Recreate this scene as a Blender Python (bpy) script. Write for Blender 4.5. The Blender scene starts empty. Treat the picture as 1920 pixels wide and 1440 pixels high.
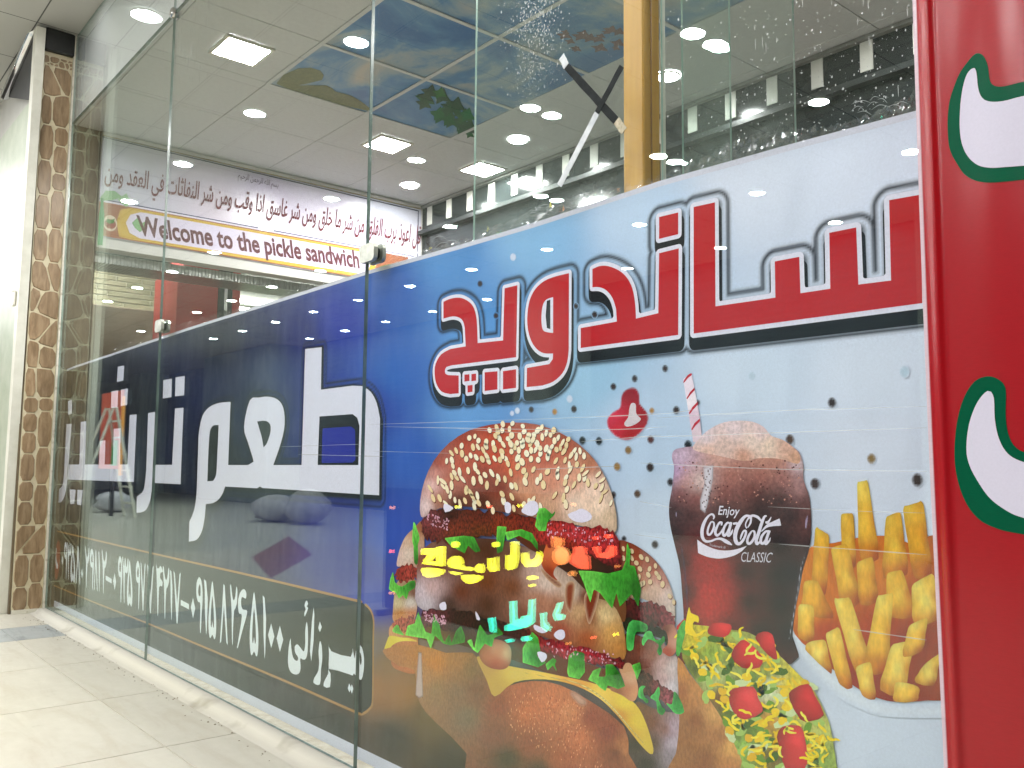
import bpy, math, random
import numpy as np
from mathutils import Matrix, Vector
from mathutils.geometry import tessellate_polygon

SC = bpy.context.scene
COL = SC.collection
rng = np.random.default_rng(11)
random.seed(5)

# ------------------------------------------------------------------ camera
S = 1.28            # camera stands 1.28 m in front of the glass
HC = 0.845          # lens height over the pavement
FPX = 1662.48       # focal length in pixels of a 1920 wide frame
YAW, PITCH, ROLL = 0.8711603, 0.0922970, 0.0085706
_f = np.array([-math.sin(YAW) * math.cos(PITCH), math.cos(YAW) * math.cos(PITCH), math.sin(PITCH)])
_r = np.cross(_f, [0, 0, 1]); _r /= np.linalg.norm(_r)
_u = np.cross(_r, _f)
_r, _u = math.cos(ROLL) * _r + math.sin(ROLL) * _u, -math.sin(ROLL) * _r + math.cos(ROLL) * _u
cam = bpy.data.cameras.new('camera')
cam.sensor_fit = 'HORIZONTAL'; cam.sensor_width = 36.0
cam.lens = 36.0 * FPX / 1920.0
cam.clip_start = 0.02; cam.clip_end = 200.0
camo = bpy.data.objects.new('camera', cam); COL.objects.link(camo)
m = Matrix.Identity(4)
for i in range(3):
    m[i][0] = _r[i]; m[i][1] = _u[i]; m[i][2] = -_f[i]
m[0][3], m[1][3], m[2][3] = 0.0, -S, HC
camo.matrix_world = m
SC.camera = camo

# ------------------------------------------------------------------ night sky, exposure
W = bpy.data.worlds.new('World'); SC.world = W; W.use_nodes = True
_n = W.node_tree.nodes; _l = W.node_tree.links
_sky = _n.new('ShaderNodeTexSky'); _sky.sky_type = 'NISHITA'; _sky.sun_disc = False
_sky.sun_elevation = math.radians(2.0); _sky.sun_rotation = math.radians(200)
_l.new(_sky.outputs[0], _n['Background'].inputs[0]); _n['Background'].inputs[1].default_value = 0.012
vs = SC.view_settings
vs.view_transform = 'Standard'; vs.look = 'None'; vs.gamma = 1.0; vs.use_curve_mapping = False
vs.exposure = -0.36
cy = SC.cycles
cy.use_denoising = True
cy.max_bounces = 6; cy.diffuse_bounces = 3; cy.glossy_bounces = 3; cy.transmission_bounces = 2
cy.transparent_max_bounces = 24
cy.caustics_reflective = False; cy.caustics_refractive = False
cy.sample_clamp_indirect = 4.0
try: cy.use_light_tree = True
except Exception: pass

LAMP = 365.0         # radiance of the shop lamps
ARCADE = 640.0

# ------------------------------------------------------------------ a pixel of the 1920x1440 frame -> a point in the place
def ray(x, y):
    return _f * FPX + _r * (x - 960.0) - _u * (y - 720.0)
def PY(x, y, Y=0.0):
    v = ray(x, y); t = (Y + S) / v[1]
    return (v[0] * t, Y, HC + v[2] * t)
def PZ(x, y, Z=0.0):
    v = ray(x, y); t = (Z - HC) / v[2]
    return (v[0] * t, -S + v[1] * t, Z)
def PX(x, y, X):
    v = ray(x, y); t = X / v[0]
    return (X, -S + v[1] * t, HC + v[2] * t)

ZC = HC + 1.57 * S          # shop ceiling
ZA = 3.40                   # arcade ceiling
YB = 1.98 * S               # back wall of the shop
XW = -4.4 * S               # side wall of the shop
ZG = HC - 0.641 * S         # bottom of the glass
XF = -4.385 * S             # left end of the glass
J1 = -3.045 * S; J2 = -1.698 * S

# ------------------------------------------------------------------ materials
def lin(c, g=1.0):
    out = []
    for v in c[:3]:
        v = v / 255.0
        v = v / 12.92 if v <= 0.04045 else ((v + 0.055) / 1.055) ** 2.4
        out.append(v * g)
    return tuple(out)
def mat(name):
    mt = bpy.data.materials.new(name); mt.use_nodes = True
    nt = mt.node_tree
    return mt, nt, nt.nodes, nt.links, nt.nodes['Principled BSDF']
def node(n, t, **kw):
    x = n.new(t)
    for k, v in kw.items():
        if k.startswith('i_'):
            x.inputs[k[2:].replace('_', ' ')].default_value = v
        else:
            setattr(x, k, v)
    return x
def ramp(n, stops, interp='LINEAR'):
    x = n.new('ShaderNodeValToRGB'); e = x.color_ramp.elements
    x.color_ramp.interpolation = interp
    while len(e) < len(stops): e.new(0.5)
    for k, (p, c) in enumerate(stops):
        e[k].position = p; e[k].color = (c[0], c[1], c[2], 1) if not isinstance(c, float) else (c, c, c, 1)
    return x
def surf(name, a, b=None, scale=6.0, rough=0.5, bump=0.0, bscale=60.0, metal=0.0, stretch=None, spec=0.5, detail=5.0, lo=0.35, hi=0.65, coat=0.0):
    """two tones of one surface mixed by noise, with a fine relief"""
    mt, nt, n, l, p = mat(name)
    tc = n.new('ShaderNodeTexCoord')
    src = tc.outputs['Object']
    if stretch:
        mp = n.new('ShaderNodeMapping'); mp.inputs['Scale'].default_value = stretch
        l.new(src, mp.inputs[0]); src = mp.outputs[0]
    nz = node(n, 'ShaderNodeTexNoise', i_Scale=scale, i_Detail=detail, i_Roughness=0.6)
    l.new(src, nz.inputs['Vector'])
    rp = ramp(n, [(lo, a), (hi, b or a)])
    l.new(nz.outputs[0], rp.inputs[0]); l.new(rp.outputs[0], p.inputs['Base Color'])
    p.inputs['Roughness'].default_value = rough; p.inputs['Metallic'].default_value = metal
    p.inputs['Specular IOR Level'].default_value = spec
    p.inputs['Coat Weight'].default_value = coat
    if bump:
        n2 = node(n, 'ShaderNodeTexNoise', i_Scale=bscale, i_Detail=4.0)
        l.new(src, n2.inputs['Vector'])
        bp = node(n, 'ShaderNodeBump', i_Strength=bump, i_Distance=0.004)
        l.new(n2.outputs[0], bp.inputs['Height']); l.new(bp.outputs[0], p.inputs['Normal'])
    return mt
def emis(name, c, s, dark=None):
    mt, nt, n, l, p = mat(name)
    p.inputs['Base Color'].default_value = (*(dark or (0.8, 0.8, 0.8)), 1)
    p.inputs['Emission Color'].default_value = (*c, 1); p.inputs['Emission Strength'].default_value = s
    return mt

# ------------------------------------------------------------------ objects
def obj(name, verts, faces, material=None, parent=None, loc=None, smooth=False):
    me = bpy.data.meshes.new(name)
    me.from_pydata([tuple(map(float, v)) for v in verts], [], [tuple(f) for f in faces])
    me.update()
    return link(name, me, material, parent, loc, smooth)
def link(name, me, material=None, parent=None, loc=None, smooth=False):
    o = bpy.data.objects.new(name, me); COL.objects.link(o)
    if material is not None and not me.materials:
        for q in (material if isinstance(material, (list, tuple)) else [material]): me.materials.append(q)
    if smooth:
        me.polygons.foreach_set('use_smooth', [True] * len(me.polygons))
    if parent is not None: o.parent = parent
    if loc is not None: o.location = loc
    return o
def tag(o, label, cat, group=None, kind=None):
    o['label'] = label; o['category'] = cat
    if group: o['group'] = group
    o['kind'] = kind or 'thing'
    return o
def struct(o):
    o['kind'] = 'structure'; return o
def empty(name, loc=(0, 0, 0)):
    o = bpy.data.objects.new(name, None); COL.objects.link(o); o.location = loc
    o.empty_display_size = 0.05
    return o
class MB:
    """boxes, bars, discs and tubes collected into one mesh"""
    def __init__(s): s.v = []; s.f = []; s.mi = []
    def quad(s, a, b, c, d, mi=0):
        k = len(s.v); s.v += [a, b, c, d]; s.f.append((k, k + 1, k + 2, k + 3)); s.mi.append(mi)
    def box(s, x0, x1, y0, y1, z0, z1, bev=0.0, mi=0):
        k = len(s.v)
        if bev <= 0:
            s.v += [(x, y, z) for z in (z0, z1) for y in (y0, y1) for x in (x0, x1)]
            s.f += [tuple(k + i for i in q) for q in ((0, 2, 3, 1), (4, 5, 7, 6), (0, 1, 5, 4), (2, 6, 7, 3), (0, 4, 6, 2), (1, 3, 7, 5))]
            s.mi += [mi] * 6
            return
        b = bev
        lv = [(z0, b), (z0 + b, 0), (z1 - b, 0), (z1, b)]
        for z, i in lv:
            xa, xb, ya, yb = x0 + i, x1 - i, y0 + i, y1 - i
            s.v += [(xa + b, ya, z), (xb - b, ya, z), (xb, ya + b, z), (xb, yb - b, z), (xb - b, yb, z), (xa + b, yb, z), (xa, yb - b, z), (xa, ya + b, z)]
        for q in range(3):
            for j in range(8):
                s.f.append((k + q * 8 + j, k + q * 8 + (j + 1) % 8, k + q * 8 + 8 + (j + 1) % 8, k + q * 8 + 8 + j)); s.mi.append(mi)
        s.f.append(tuple(k + 7 - j for j in range(8))); s.f.append(tuple(k + 24 + j for j in range(8))); s.mi += [mi, mi]
    def tube(s, pts, r, n=8, caps=True, mi=0):
        pts = [Vector(p) for p in pts]; rs = r if isinstance(r, (list, tuple)) else [r] * len(pts)
        k = len(s.v); prev = None
        for i, p in enumerate(pts):
            d = (pts[min(i + 1, len(pts) - 1)] - pts[max(i - 1, 0)]).normalized()
            a = Vector((0, 0, 1)) if abs(d.z) < 0.9 else Vector((1, 0, 0))
            e1 = d.cross(a).normalized(); e2 = d.cross(e1)
            if prev is not None and e1.dot(prev) < 0: e1, e2 = -e1, -e2
            prev = e1
            for j in range(n):
                t = 2 * math.pi * j / n
                s.v.append(tuple(p + rs[i] * (math.cos(t) * e1 + math.sin(t) * e2)))
        for i in range(len(pts) - 1):
            for j in range(n):
                s.f.append((k + i * n + j, k + i * n + (j + 1) % n, k + (i + 1) * n + (j + 1) % n, k + (i + 1) * n + j)); s.mi.append(mi)
        if caps:
            s.f.append(tuple(k + n - 1 - j for j in range(n))); s.f.append(tuple(k + (len(pts) - 1) * n + j for j in range(n))); s.mi += [mi, mi]
    def lathe(s, prof, c=(0, 0, 0), n=24, mi=0):
        k = len(s.v)
        for r, z in prof:
            for j in range(n):
                t = 2 * math.pi * j / n
                s.v.append((c[0] + r * math.cos(t), c[1] + r * math.sin(t), c[2] + z))
        for i in range(len(prof) - 1):
            for j in range(n):
                s.f.append((k + i * n + j, k + i * n + (j + 1) % n, k + (i + 1) * n + (j + 1) % n, k + (i + 1) * n + j)); s.mi.append(mi)
        s.f.append(tuple(k + n - 1 - j for j in range(n))); s.f.append(tuple(k + (len(prof) - 1) * n + j for j in range(n))); s.mi += [mi, mi]
    def prism(s, poly, y0, y1, mi=0):
        """poly of (x, z) points extruded from y0 to y1"""
        k = len(s.v); n = len(poly)
        s.v += [(x, y0, z) for x, z in poly] + [(x, y1, z) for x, z in poly]
        s.f.append(tuple(range(k, k + n))); s.f.append(tuple(range(k + 2 * n - 1, k + n - 1, -1)))
        for i in range(n): s.f.append((k + i, k + n + i, k + n + (i + 1) % n, k + (i + 1) % n))
        s.mi += [mi] * (n + 2)
    def mesh(s, name):
        me = bpy.data.meshes.new(name)
        me.from_pydata([tuple(map(float, v)) for v in s.v], [], s.f); me.update()
        return me
    def build(s, name, material=None, parent=None, loc=None, smooth=False):
        me = s.mesh(name); o = link(name, me, material, parent, loc, smooth)
        if any(s.mi): me.polygons.foreach_set('material_index', s.mi)
        return o
def box(name, x0, x1, y0, y1, z0, z1, material, parent=None, bev=0.0):
    b = MB(); b.box(x0, x1, y0, y1, z0, z1, bev); return b.build(name, material, parent)
# ================================================================== materials of the place
def marble(name, base, vein, rough=0.28):
    mt, nt, n, l, p = mat(name)
    tc = n.new('ShaderNodeTexCoord')
    geo = n.new('ShaderNodeNewGeometry'); oi = n.new('ShaderNodeObjectInfo')
    ad = node(n, 'ShaderNodeVectorMath', operation='ADD'); l.new(geo.outputs['Position'], ad.inputs[0])
    sc = node(n, 'ShaderNodeVectorMath', operation='SCALE'); sc.inputs['Scale'].default_value = 7.0
    cx = n.new('ShaderNodeCombineXYZ'); l.new(oi.outputs['Random'], cx.inputs[0]); l.new(oi.outputs['Random'], cx.inputs[2])
    l.new(cx.outputs[0], sc.inputs[0]); l.new(sc.outputs[0], ad.inputs[1])
    mp = n.new('ShaderNodeMapping'); mp.inputs['Scale'].default_value = (1.0, 5.0, 1.0); mp.inputs['Rotation'].default_value = (0, 0, 0.5)
    l.new(ad.outputs[0], mp.inputs[0])
    nz = node(n, 'ShaderNodeTexNoise', i_Scale=2.2, i_Detail=8.0, i_Roughness=0.65, i_Distortion=0.8); l.new(mp.outputs[0], nz.inputs['Vector'])
    rp = ramp(n, [(0.36, vein), (0.5, base), (0.7, tuple(min(1, c * 1.07) for c in base))]); l.new(nz.outputs[0], rp.inputs[0])
    n2 = node(n, 'ShaderNodeTexNoise', i_Scale=19.0, i_Detail=8.0, i_Roughness=0.7); l.new(geo.outputs['Position'], n2.inputs['Vector'])
    r2 = ramp(n, [(0.26, (0.72, 0.70, 0.66)), (0.36, (1.0, 1.0, 1.0))]); l.new(n2.outputs[0], r2.inputs[0])
    mx = node(n, 'ShaderNodeMix', data_type='RGBA', blend_type='MULTIPLY'); mx.inputs[0].default_value = 0.7
    l.new(rp.outputs[0], mx.inputs[6]); l.new(r2.outputs[0], mx.inputs[7]); l.new(mx.outputs[2], p.inputs['Base Color'])
    rr = ramp(n, [(0.3, rough + 0.2), (0.7, rough)]); l.new(n2.outputs[0], rr.inputs[0]); l.new(rr.outputs[0], p.inputs['Roughness'])
    return mt
def glass_mat(name, tint=(0.982, 0.987, 0.985), haze=0.0):
    mt = bpy.data.materials.new(name); mt.use_nodes = True
    nt = mt.node_tree; n = nt.nodes; l = nt.links
    for x in list(n): n.remove(x)
    out = n.new('ShaderNodeOutputMaterial')
    geo = n.new('ShaderNodeNewGeometry')
    dt = node(n, 'ShaderNodeVectorMath', operation='DOT_PRODUCT'); l.new(geo.outputs['Incoming'], dt.inputs[0]); l.new(geo.outputs['Normal'], dt.inputs[1])
    ab = node(n, 'ShaderNodeMath', operation='ABSOLUTE'); l.new(dt.outputs['Value'], ab.inputs[0])
    om = node(n, 'ShaderNodeMath', operation='SUBTRACT'); om.inputs[0].default_value = 1.0; l.new(ab.outputs[0], om.inputs[1])
    pw = node(n, 'ShaderNodeMath', operation='POWER'); pw.inputs[1].default_value = 5.0; l.new(om.outputs[0], pw.inputs[0])
    ma = node(n, 'ShaderNodeMath', operation='MULTIPLY_ADD'); ma.inputs[1].default_value = 0.955; ma.inputs[2].default_value = 0.045; l.new(pw.outputs[0], ma.inputs[0])
    tr = n.new('ShaderNodeBsdfTransparent'); tr.inputs[0].default_value = (*tint, 1)
    gl = n.new('ShaderNodeBsdfGlossy'); gl.inputs['Roughness'].default_value = 0.0; gl.inputs[0].default_value = (0.86, 1.0, 0.95, 1)
    mx = n.new('ShaderNodeMixShader'); l.new(ma.outputs[0], mx.inputs[0]); l.new(tr.outputs[0], mx.inputs[1]); l.new(gl.outputs[0], mx.inputs[2])
    last = mx
    if haze > 0:                 # an even film of dust
        di = n.new('ShaderNodeBsdfDiffuse'); di.inputs[0].default_value = (0.80, 0.83, 0.82, 1)
        m3 = n.new('ShaderNodeMixShader'); m3.inputs[0].default_value = haze; l.new(mx.outputs[0], m3.inputs[1]); l.new(di.outputs[0], m3.inputs[2])
        last = m3
    l.new(last.outputs[0], out.inputs[0])
    return mt

M = {}
M['marble'] = marble('cream_marble', lin((194, 190, 176)), lin((187, 181, 165)))
M['grey_marble'] = marble('grey_marble', lin((158, 162, 160)), lin((128, 132, 132)), 0.35)
M['grout'] = surf('grout', lin((150, 143, 128)), lin((176, 170, 155)), 30, 0.9)
M['plaster'] = surf('rough_plaster', lin((150, 144, 128)), lin((192, 188, 176)), 5, 0.85, 0.12, 90, lo=0.22, hi=0.42, detail=3.0)
M['ceil'] = surf('ceiling_tile', lin((206, 208, 210)), lin((213, 215, 217)), 40, 0.55, 0.05, 200)
M['ceil_grid'] = surf('ceiling_grid', lin((120, 120, 116)), lin((140, 140, 136)), 12, 0.6)
M['wall'] = surf('painted_wall', lin((190, 188, 182)), lin((200, 198, 192)), 4, 0.6)
M['white_metal'] = surf('white_metal_trim', lin((212, 210, 196)), lin((228, 226, 214)), 9, 0.35, 0.05, 40)
M['old_white'] = surf('scuffed_white_trim', lin((186, 178, 156)), lin((224, 220, 206)), 26, 0.5, 0.2, 80, lo=0.32, hi=0.45)
M['black'] = surf('black_rubber', (0.008, 0.009, 0.009), (0.018, 0.018, 0.018), 20, 0.5)
M['dark_wall'] = surf('dark_glossy_panel', lin((27, 31, 32)), lin((42, 47, 47)), 3, 0.12, spec=0.6)
M['stripe'] = surf('white_stripe_panel', lin((205, 206, 196)), lin((216, 217, 208)), 8, 0.4)
M['steel'] = surf('brushed_steel', lin((176, 178, 172)), lin((206, 207, 202)), 14, 0.28, metal=1.0, stretch=(1, 20, 1))
M['clip'] = surf('satin_clip_metal', lin((158, 160, 150)), lin((182, 183, 172)), 40, 0.38, metal=0.75)
M['chrome'] = surf('chrome', (0.75, 0.76, 0.76), (0.85, 0.85, 0.85), 14, 0.1, metal=1.0)
M['yellow_metal'] = surf('ochre_painted_metal', lin((198, 150, 62)), lin((212, 166, 74)), 5, 0.3, 0.05, 90, stretch=(6, 6, 0.6))
M['glass_edge'] = surf('glass_edge', lin((150, 190, 176)), lin((205, 228, 218)), 30, 0.15, stretch=(1, 1, 0.3))
M['joint_edge'] = surf('dark_glass_edge', lin((84, 104, 98)), lin((128, 150, 142)), 30, 0.2, stretch=(1, 1, 0.3))
M['glass'] = glass_mat('window_glass')
M['glass_splash'] = glass_mat('splashed_glass')
M['glass_up'] = glass_mat('dusty_upper_glass', haze=0.15)
M['glass_in'] = glass_mat('greenish_inner_glass', tint=(0.925, 0.962, 0.945), haze=0.02)
M['lamp'] = emis('ceiling_lamp_light', (1.0, 0.995, 0.98), LAMP)
M['arc_lamp'] = emis('arcade_lamp_light', (0.985, 0.99, 1.0), ARCADE)
M['red_paint'] = surf('red_painted_steel', lin((196, 56, 52)), lin((206, 64, 58)), 5, 0.35)
M['brick'] = surf('cream_brick', lin((176, 172, 132)), lin((198, 194, 158)), 5, 0.7, 0.2, 60)
M['mortar'] = surf('pale_mortar', lin((206, 204, 176)), lin((214, 212, 188)), 9, 0.8)
M['brown'] = surf('brown_board', lin((96, 84, 66)), lin((112, 98, 76)), 5, 0.5)
M['speck'] = None

# ================================================================== pavement
fl = obj('floor', [(-30, -11, -0.004), (4, -11, -0.004), (4, 3.0, -0.004), (-30, 3.0, -0.004)], [(0, 1, 2, 3)], M['grout'])
struct(fl)
_tile = {}
def tile(name, x0, x1, y0, y1, mt, parent, z=0.0, gap=0.0015, up=1):
    key = (round(x1 - x0, 3), round(y1 - y0, 3), mt.name, up)
    if key not in _tile:
        b = MB(); w, h = (x1 - x0) / 2 - gap, (y1 - y0) / 2 - gap
        t = 0.0035
        c = 0.0012
        b.v = [(-w, -h, -t), (w, -h, -t), (w, h, -t), (-w, h, -t), (-w + c, -h + c, 0), (w - c, -h + c, 0), (w - c, h - c, 0), (-w + c, h - c, 0)]
        if up < 0: b.v = [(x, -y, -z_) for x, y, z_ in b.v]
        b.f = [(4, 5, 6, 7), (0, 1, 5, 4), (1, 2, 6, 5), (2, 3, 7, 6), (3, 0, 4, 7)]; b.mi = [0] * 5
        me = b.mesh(name); me.materials.append(mt); _tile[key] = me
    return link(name, _tile[key], None, parent, ((x0 + x1) / 2, (y0 + y1) / 2, z))
xs = [-8.58, -7.90, -7.22, -6.54, -5.86, -5.18, -4.80, -4.12, -3.44, -2.76, -2.08, -1.40, -0.72, -0.04, 0.64, 1.32]
ys = [-3.70, -3.02, -2.34, -1.66, -0.98, -0.30, 0.005]
for i in range(len(xs) - 1):
    for j in range(len(ys) - 1):
        tile('floor_tile', xs[i], xs[i + 1], ys[j], ys[j + 1], M['grey_marble'] if i == 5 else M['marble'], fl)
far = [('floor_tile', xs[-1], 4.0, -11.0, 0.0), ('floor_tile', -30.0, xs[0], -11.0, 0.0), ('floor_tile', xs[0], xs[-1], -11.0, ys[0])]
def far_floor():
    mt, nt, n, l, p = mat('far_marble_paving')
    geo = n.new('ShaderNodeNewGeometry')
    mp = n.new('ShaderNodeMapping'); mp.inputs['Location'].default_value = (0.04, 0.98, 0); l.new(geo.outputs['Position'], mp.inputs[0])
    br = node(n, 'ShaderNodeTexBrick', offset=0.0, i_Scale=1.0); br.inputs['Brick Width'].default_value = 0.68; br.inputs['Row Height'].default_value = 0.68
    br.inputs['Mortar Size'].default_value = 0.003
    br.inputs['Color1'].default_value = (*lin((184, 182, 171)), 1); br.inputs['Color2'].default_value = (*lin((188, 186, 175)), 1); br.inputs['Mortar'].default_value = (*lin((150, 143, 128)), 1)
    l.new(mp.outputs[0], br.inputs['Vector']); l.new(br.outputs[0], p.inputs['Base Color']); p.inputs['Roughness'].default_value = 0.3
    return mt
_ff = far_floor()
for nm, x0, x1, y0, y1 in far:
    obj(nm, [(x0, y0, -0.0005), (x1, y0, -0.0005), (x1, y1, -0.0005), (x0, y1, -0.0005)], [(0, 1, 2, 3)], _ff, fl)

# plaster bead under the glass
prof = [(-0.082, 0.0006), (-0.068, 0.004), (-0.052, 0.007), (-0.043, 0.016), (-0.030, 0.0225), (-0.012, 0.0235), (0.0, 0.0225), (0.016, 0.022)]
nx = 360; vs_, fs_ = [], []
xx = np.linspace(XW + 0.02, 1.0, nx)
wob = np.convolve(rng.normal(0, 1, nx + 20), np.ones(13) / 13, 'same')[10:-10]
for i, x in enumerate(xx):
    for k, (y, z) in enumerate(prof):
        a = 1.0 if k < 5 else 0.15
        vs_.append((x, y + a * (0.0028 * wob[i] + rng.normal(0, 0.0003)), max(0.0005, z + (0.0004 * rng.normal() if 0 < k < 6 else 0) + (0.001 * wob[i] if 1 < k < 6 else 0))))
for i in range(nx - 1):
    for k in range(len(prof) - 1):
        a = i * len(prof) + k
        fs_.append((a, a + len(prof), a + len(prof) + 1, a + 1))
sill = struct(obj('sill', vs_, fs_, M['plaster'], smooth=True))
# crumbs of plaster and dry dirt along the bead
b = MB()
for i in range(150):
    x = random.uniform(XW + 0.05, -1.9); y = -0.075 - abs(random.gauss(0, 0.025)); s_ = random.uniform(0.0015, 0.006)
    if random.random() < 0.35: x = random.uniform(-5.55, -4.7); y = -0.07 - abs(random.gauss(0, 0.05))
    pts = [(x + s_ * math.cos(t) * random.uniform(.5, 1.3), y + s_ * math.sin(t) * random.uniform(.4, 1.1), 0.0008) for t in (0, 1.3, 2.4, 3.6, 5.0)]
    k = len(b.v); b.v += pts + [(x, y, 0.001 + s_ * random.uniform(.3, .8))]
    for j in range(5): b.f.append((k + j, k + (j + 1) % 5, k + 5)); b.mi.append(0)
d = b.build('plaster_crumbs', surf('dry_dirt', lin((92, 82, 66)), lin((150, 140, 118)), 90, 0.9)); tag(d, 'dry plaster crumbs and dirt scattered along the foot of the glass', 'debris', kind='stuff')

# ================================================================== ceilings
ce = struct(obj('ceiling', [(XW - 3, 0.012, ZC + 0.006), (3, 0.012, ZC + 0.006), (3, YB + 0.1, ZC + 0.006), (XW - 3, YB + 0.1, ZC + 0.006)], [(3, 2, 1, 0)], M['ceil_grid']))
gx = [XW, -4.91, -4.31, -3.71, -3.11, -2.51, -1.91, -1.31, -0.71, -0.11, 0.49, 1.09]
gy = [0.014, 0.036, 0.636, 1.236, 1.836, 2.436, YB]
def sky_print():
    mt, nt, n, l, p = mat('sky_print')
    geo = n.new('ShaderNodeNewGeometry')
    nz = node(n, 'ShaderNodeTexNoise', i_Scale=1.9, i_Detail=7.0, i_Roughness=0.6, i_Distortion=0.6); l.new(geo.outputs['Position'], nz.inputs['Vector'])
    rp = ramp(n, [(0.40, lin((54, 108, 170))), (0.50, lin((88, 138, 186))), (0.57, lin((146, 168, 186))), (0.68, lin((196, 190, 180)))]); l.new(nz.outputs[0], rp.inputs[0])
    l.new(rp.outputs[0], p.inputs['Base Color']); p.inputs['Roughness'].default_value = 0.4
    return mt
M['sky_print'] = sky_print()
for i in range(len(gx) - 1):
    for j in range(len(gy) - 1):
        sky = 2 <= i <= 5 and 2 <= j <= 3
        tile('ceiling_tile', gx[i], gx[i + 1], gy[j], gy[j + 1], M['sky_print'] if sky else M['ceil'], ce, ZC + 0.001, 0.0022, -1)

ac = struct(obj('arcade_ceiling', [(-30, -11, ZA), (4, -11, ZA), (4, 0.05, ZA), (-30, 0.05, ZA)], [(3, 2, 1, 0)], None))
def acm():
    mt, nt, n, l, p = mat('arcade_ceiling_tiles')
    geo = n.new('ShaderNodeNewGeometry')
    mp = n.new('ShaderNodeMapping'); mp.inputs['Location'].default_value = (0.19, 0.22, 0); l.new(geo.outputs['Position'], mp.inputs[0])
    br = node(n, 'ShaderNodeTexBrick', offset=0.0, i_Scale=1.0); br.inputs['Brick Width'].default_value = 0.6; br.inputs['Row Height'].default_value = 0.6
    br.inputs['Mortar Size'].default_value = 0.004
    br.inputs['Color1'].default_value = (*lin((178, 178, 173)), 1); br.inputs['Color2'].default_value = (*lin((184, 184, 179)), 1); br.inputs['Mortar'].default_value = (*lin((70, 70, 68)), 1)
    l.new(mp.outputs[0], br.inputs['Vector']); l.new(br.outputs[0], p.inputs['Base Color']); p.inputs['Roughness'].default_value = 0.6
    return mt
ac.data.materials.append(acm())

# ================================================================== lamps
def disc_mesh(r, n=28):
    b = MB(); b.lathe([(r * 0.98, -0.004), (r, 0.0)], n=n); return b
_dm = {}
def downlight(x, y, z, r, lampmat, label, group):
    e = empty('downlight', (x, y, z)); tag(e, label, 'ceiling lamp', group)
    key = (r, lampmat.name)
    if key not in _dm:
        a = MB(); n = 28
        a.lathe([(r * 1.16, 0.0), (r * 1.16, -0.003), (r * 1.03, -0.008), (r * 1.0, -0.008)], n=n)
        a.f = a.f[:-2]; a.mi = a.mi[:-2]
        ring = a.mesh('trim_ring'); ring.materials.append(M['white_metal'])
        k = MB(); k.v = [(r * math.cos(2 * math.pi * j / n), r * math.sin(2 * math.pi * j / n), -0.0075) for j in range(n)]; k.f = [tuple(range(n - 1, -1, -1))]
        k.mi = [0]
        df = k.mesh('diffuser'); df.materials.append(lampmat); _dm[key] = (ring, df)
    link('trim_ring', _dm[key][0], None, e); link('diffuser', _dm[key][1], None, e)
    return e
for k, (x, y) in enumerate([(-5.25, 2.16), (-4.05, 2.16), (-2.86, 2.16), (-1.67, 2.16)]):
    downlight(x, y, ZC - 0.001, 0.055, M['lamp'], ['round downlight in the shop ceiling nearest the corner by the welcome banner', 'round downlight in the shop ceiling beside the small hanging tree print', 'round downlight in the shop ceiling seen just beside the ochre column', 'round downlight deep in the shop ceiling over the striped wall'][k], 'shop downlights')
def panel_light(x, y, label):
    e = empty('panel_lamp', (x, y, ZC - 0.001)); tag(e, label, 'ceiling lamp', 'square panel lamps')
    w = 0.12
    a = MB()
    for (x0, x1, y0, y1) in ((-w, w, -w, -w + .016), (-w, w, w - .016, w), (-w, -w + .016, -w + .016, w - .016), (w - .016, w, -w + .016, w - .016)):
        a.box(x0, x1, y0, y1, -0.012, 0.0)
    a.build('frame', M['white_metal'], e)
    obj('diffuser', [(-w + .016, -w + .016, -0.008), (w - .016, -w + .016, -0.008), (w - .016, w - .016, -0.008), (-w + .016, w - .016, -0.008)], [(3, 2, 1, 0)], M['lamp'], e)
panel_light(-4.035, 0.375, 'large square panel lamp in the shop ceiling near the window glass')
panel_light(-4.645, 1.59, 'smaller square panel lamp deeper in the shop ceiling below the sky print')
p3 = PZ(905, 316, ZC)
panel_light(p3[0], p3[1], 'square panel lamp half hidden by the edge of the inner glass pane')
panel_light(-2.30, 0.45, 'added unseen square panel lamp in the shop ceiling above the frame of the picture')  # unseen lamp added to light the shop interior
panel_light(-1.00, 0.9, 'added unseen square panel lamp in the shop ceiling high above the big red letters')  # second panel out of view, put in to brighten the shop
_k = (ZA - HC) / (ZC - HC)
_q = PZ(258, 22, ZA)
downlight(_q[0], -abs(_q[1]) - .04, ZA - .003, .075, emis('dim_arcade_lamp_light', (0.99, 0.99, 1.0), 45.0), 'bright arcade downlight glaring in the dusty upper window pane', 'arcade downlights')
for i in range(-2, 11):
    for j in range(6):
        x, y = _k * (-2.45 - 1.14 * i - 0.035 * j), S - _k * (0.745 + S + 1.135 * j)
        ORD = ('first', 'second', 'third', 'fourth', 'fifth', 'sixth', 'seventh', 'eighth', 'ninth', 'tenth', 'eleventh', 'twelfth', 'thirteenth')
        downlight(x, y, ZA - 0.003, 0.065, M['arc_lamp'], 'arcade downlight, %s from the camera end in the %s row out from the glass' % (ORD[i + 2], ORD[j]), 'arcade downlights')

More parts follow.
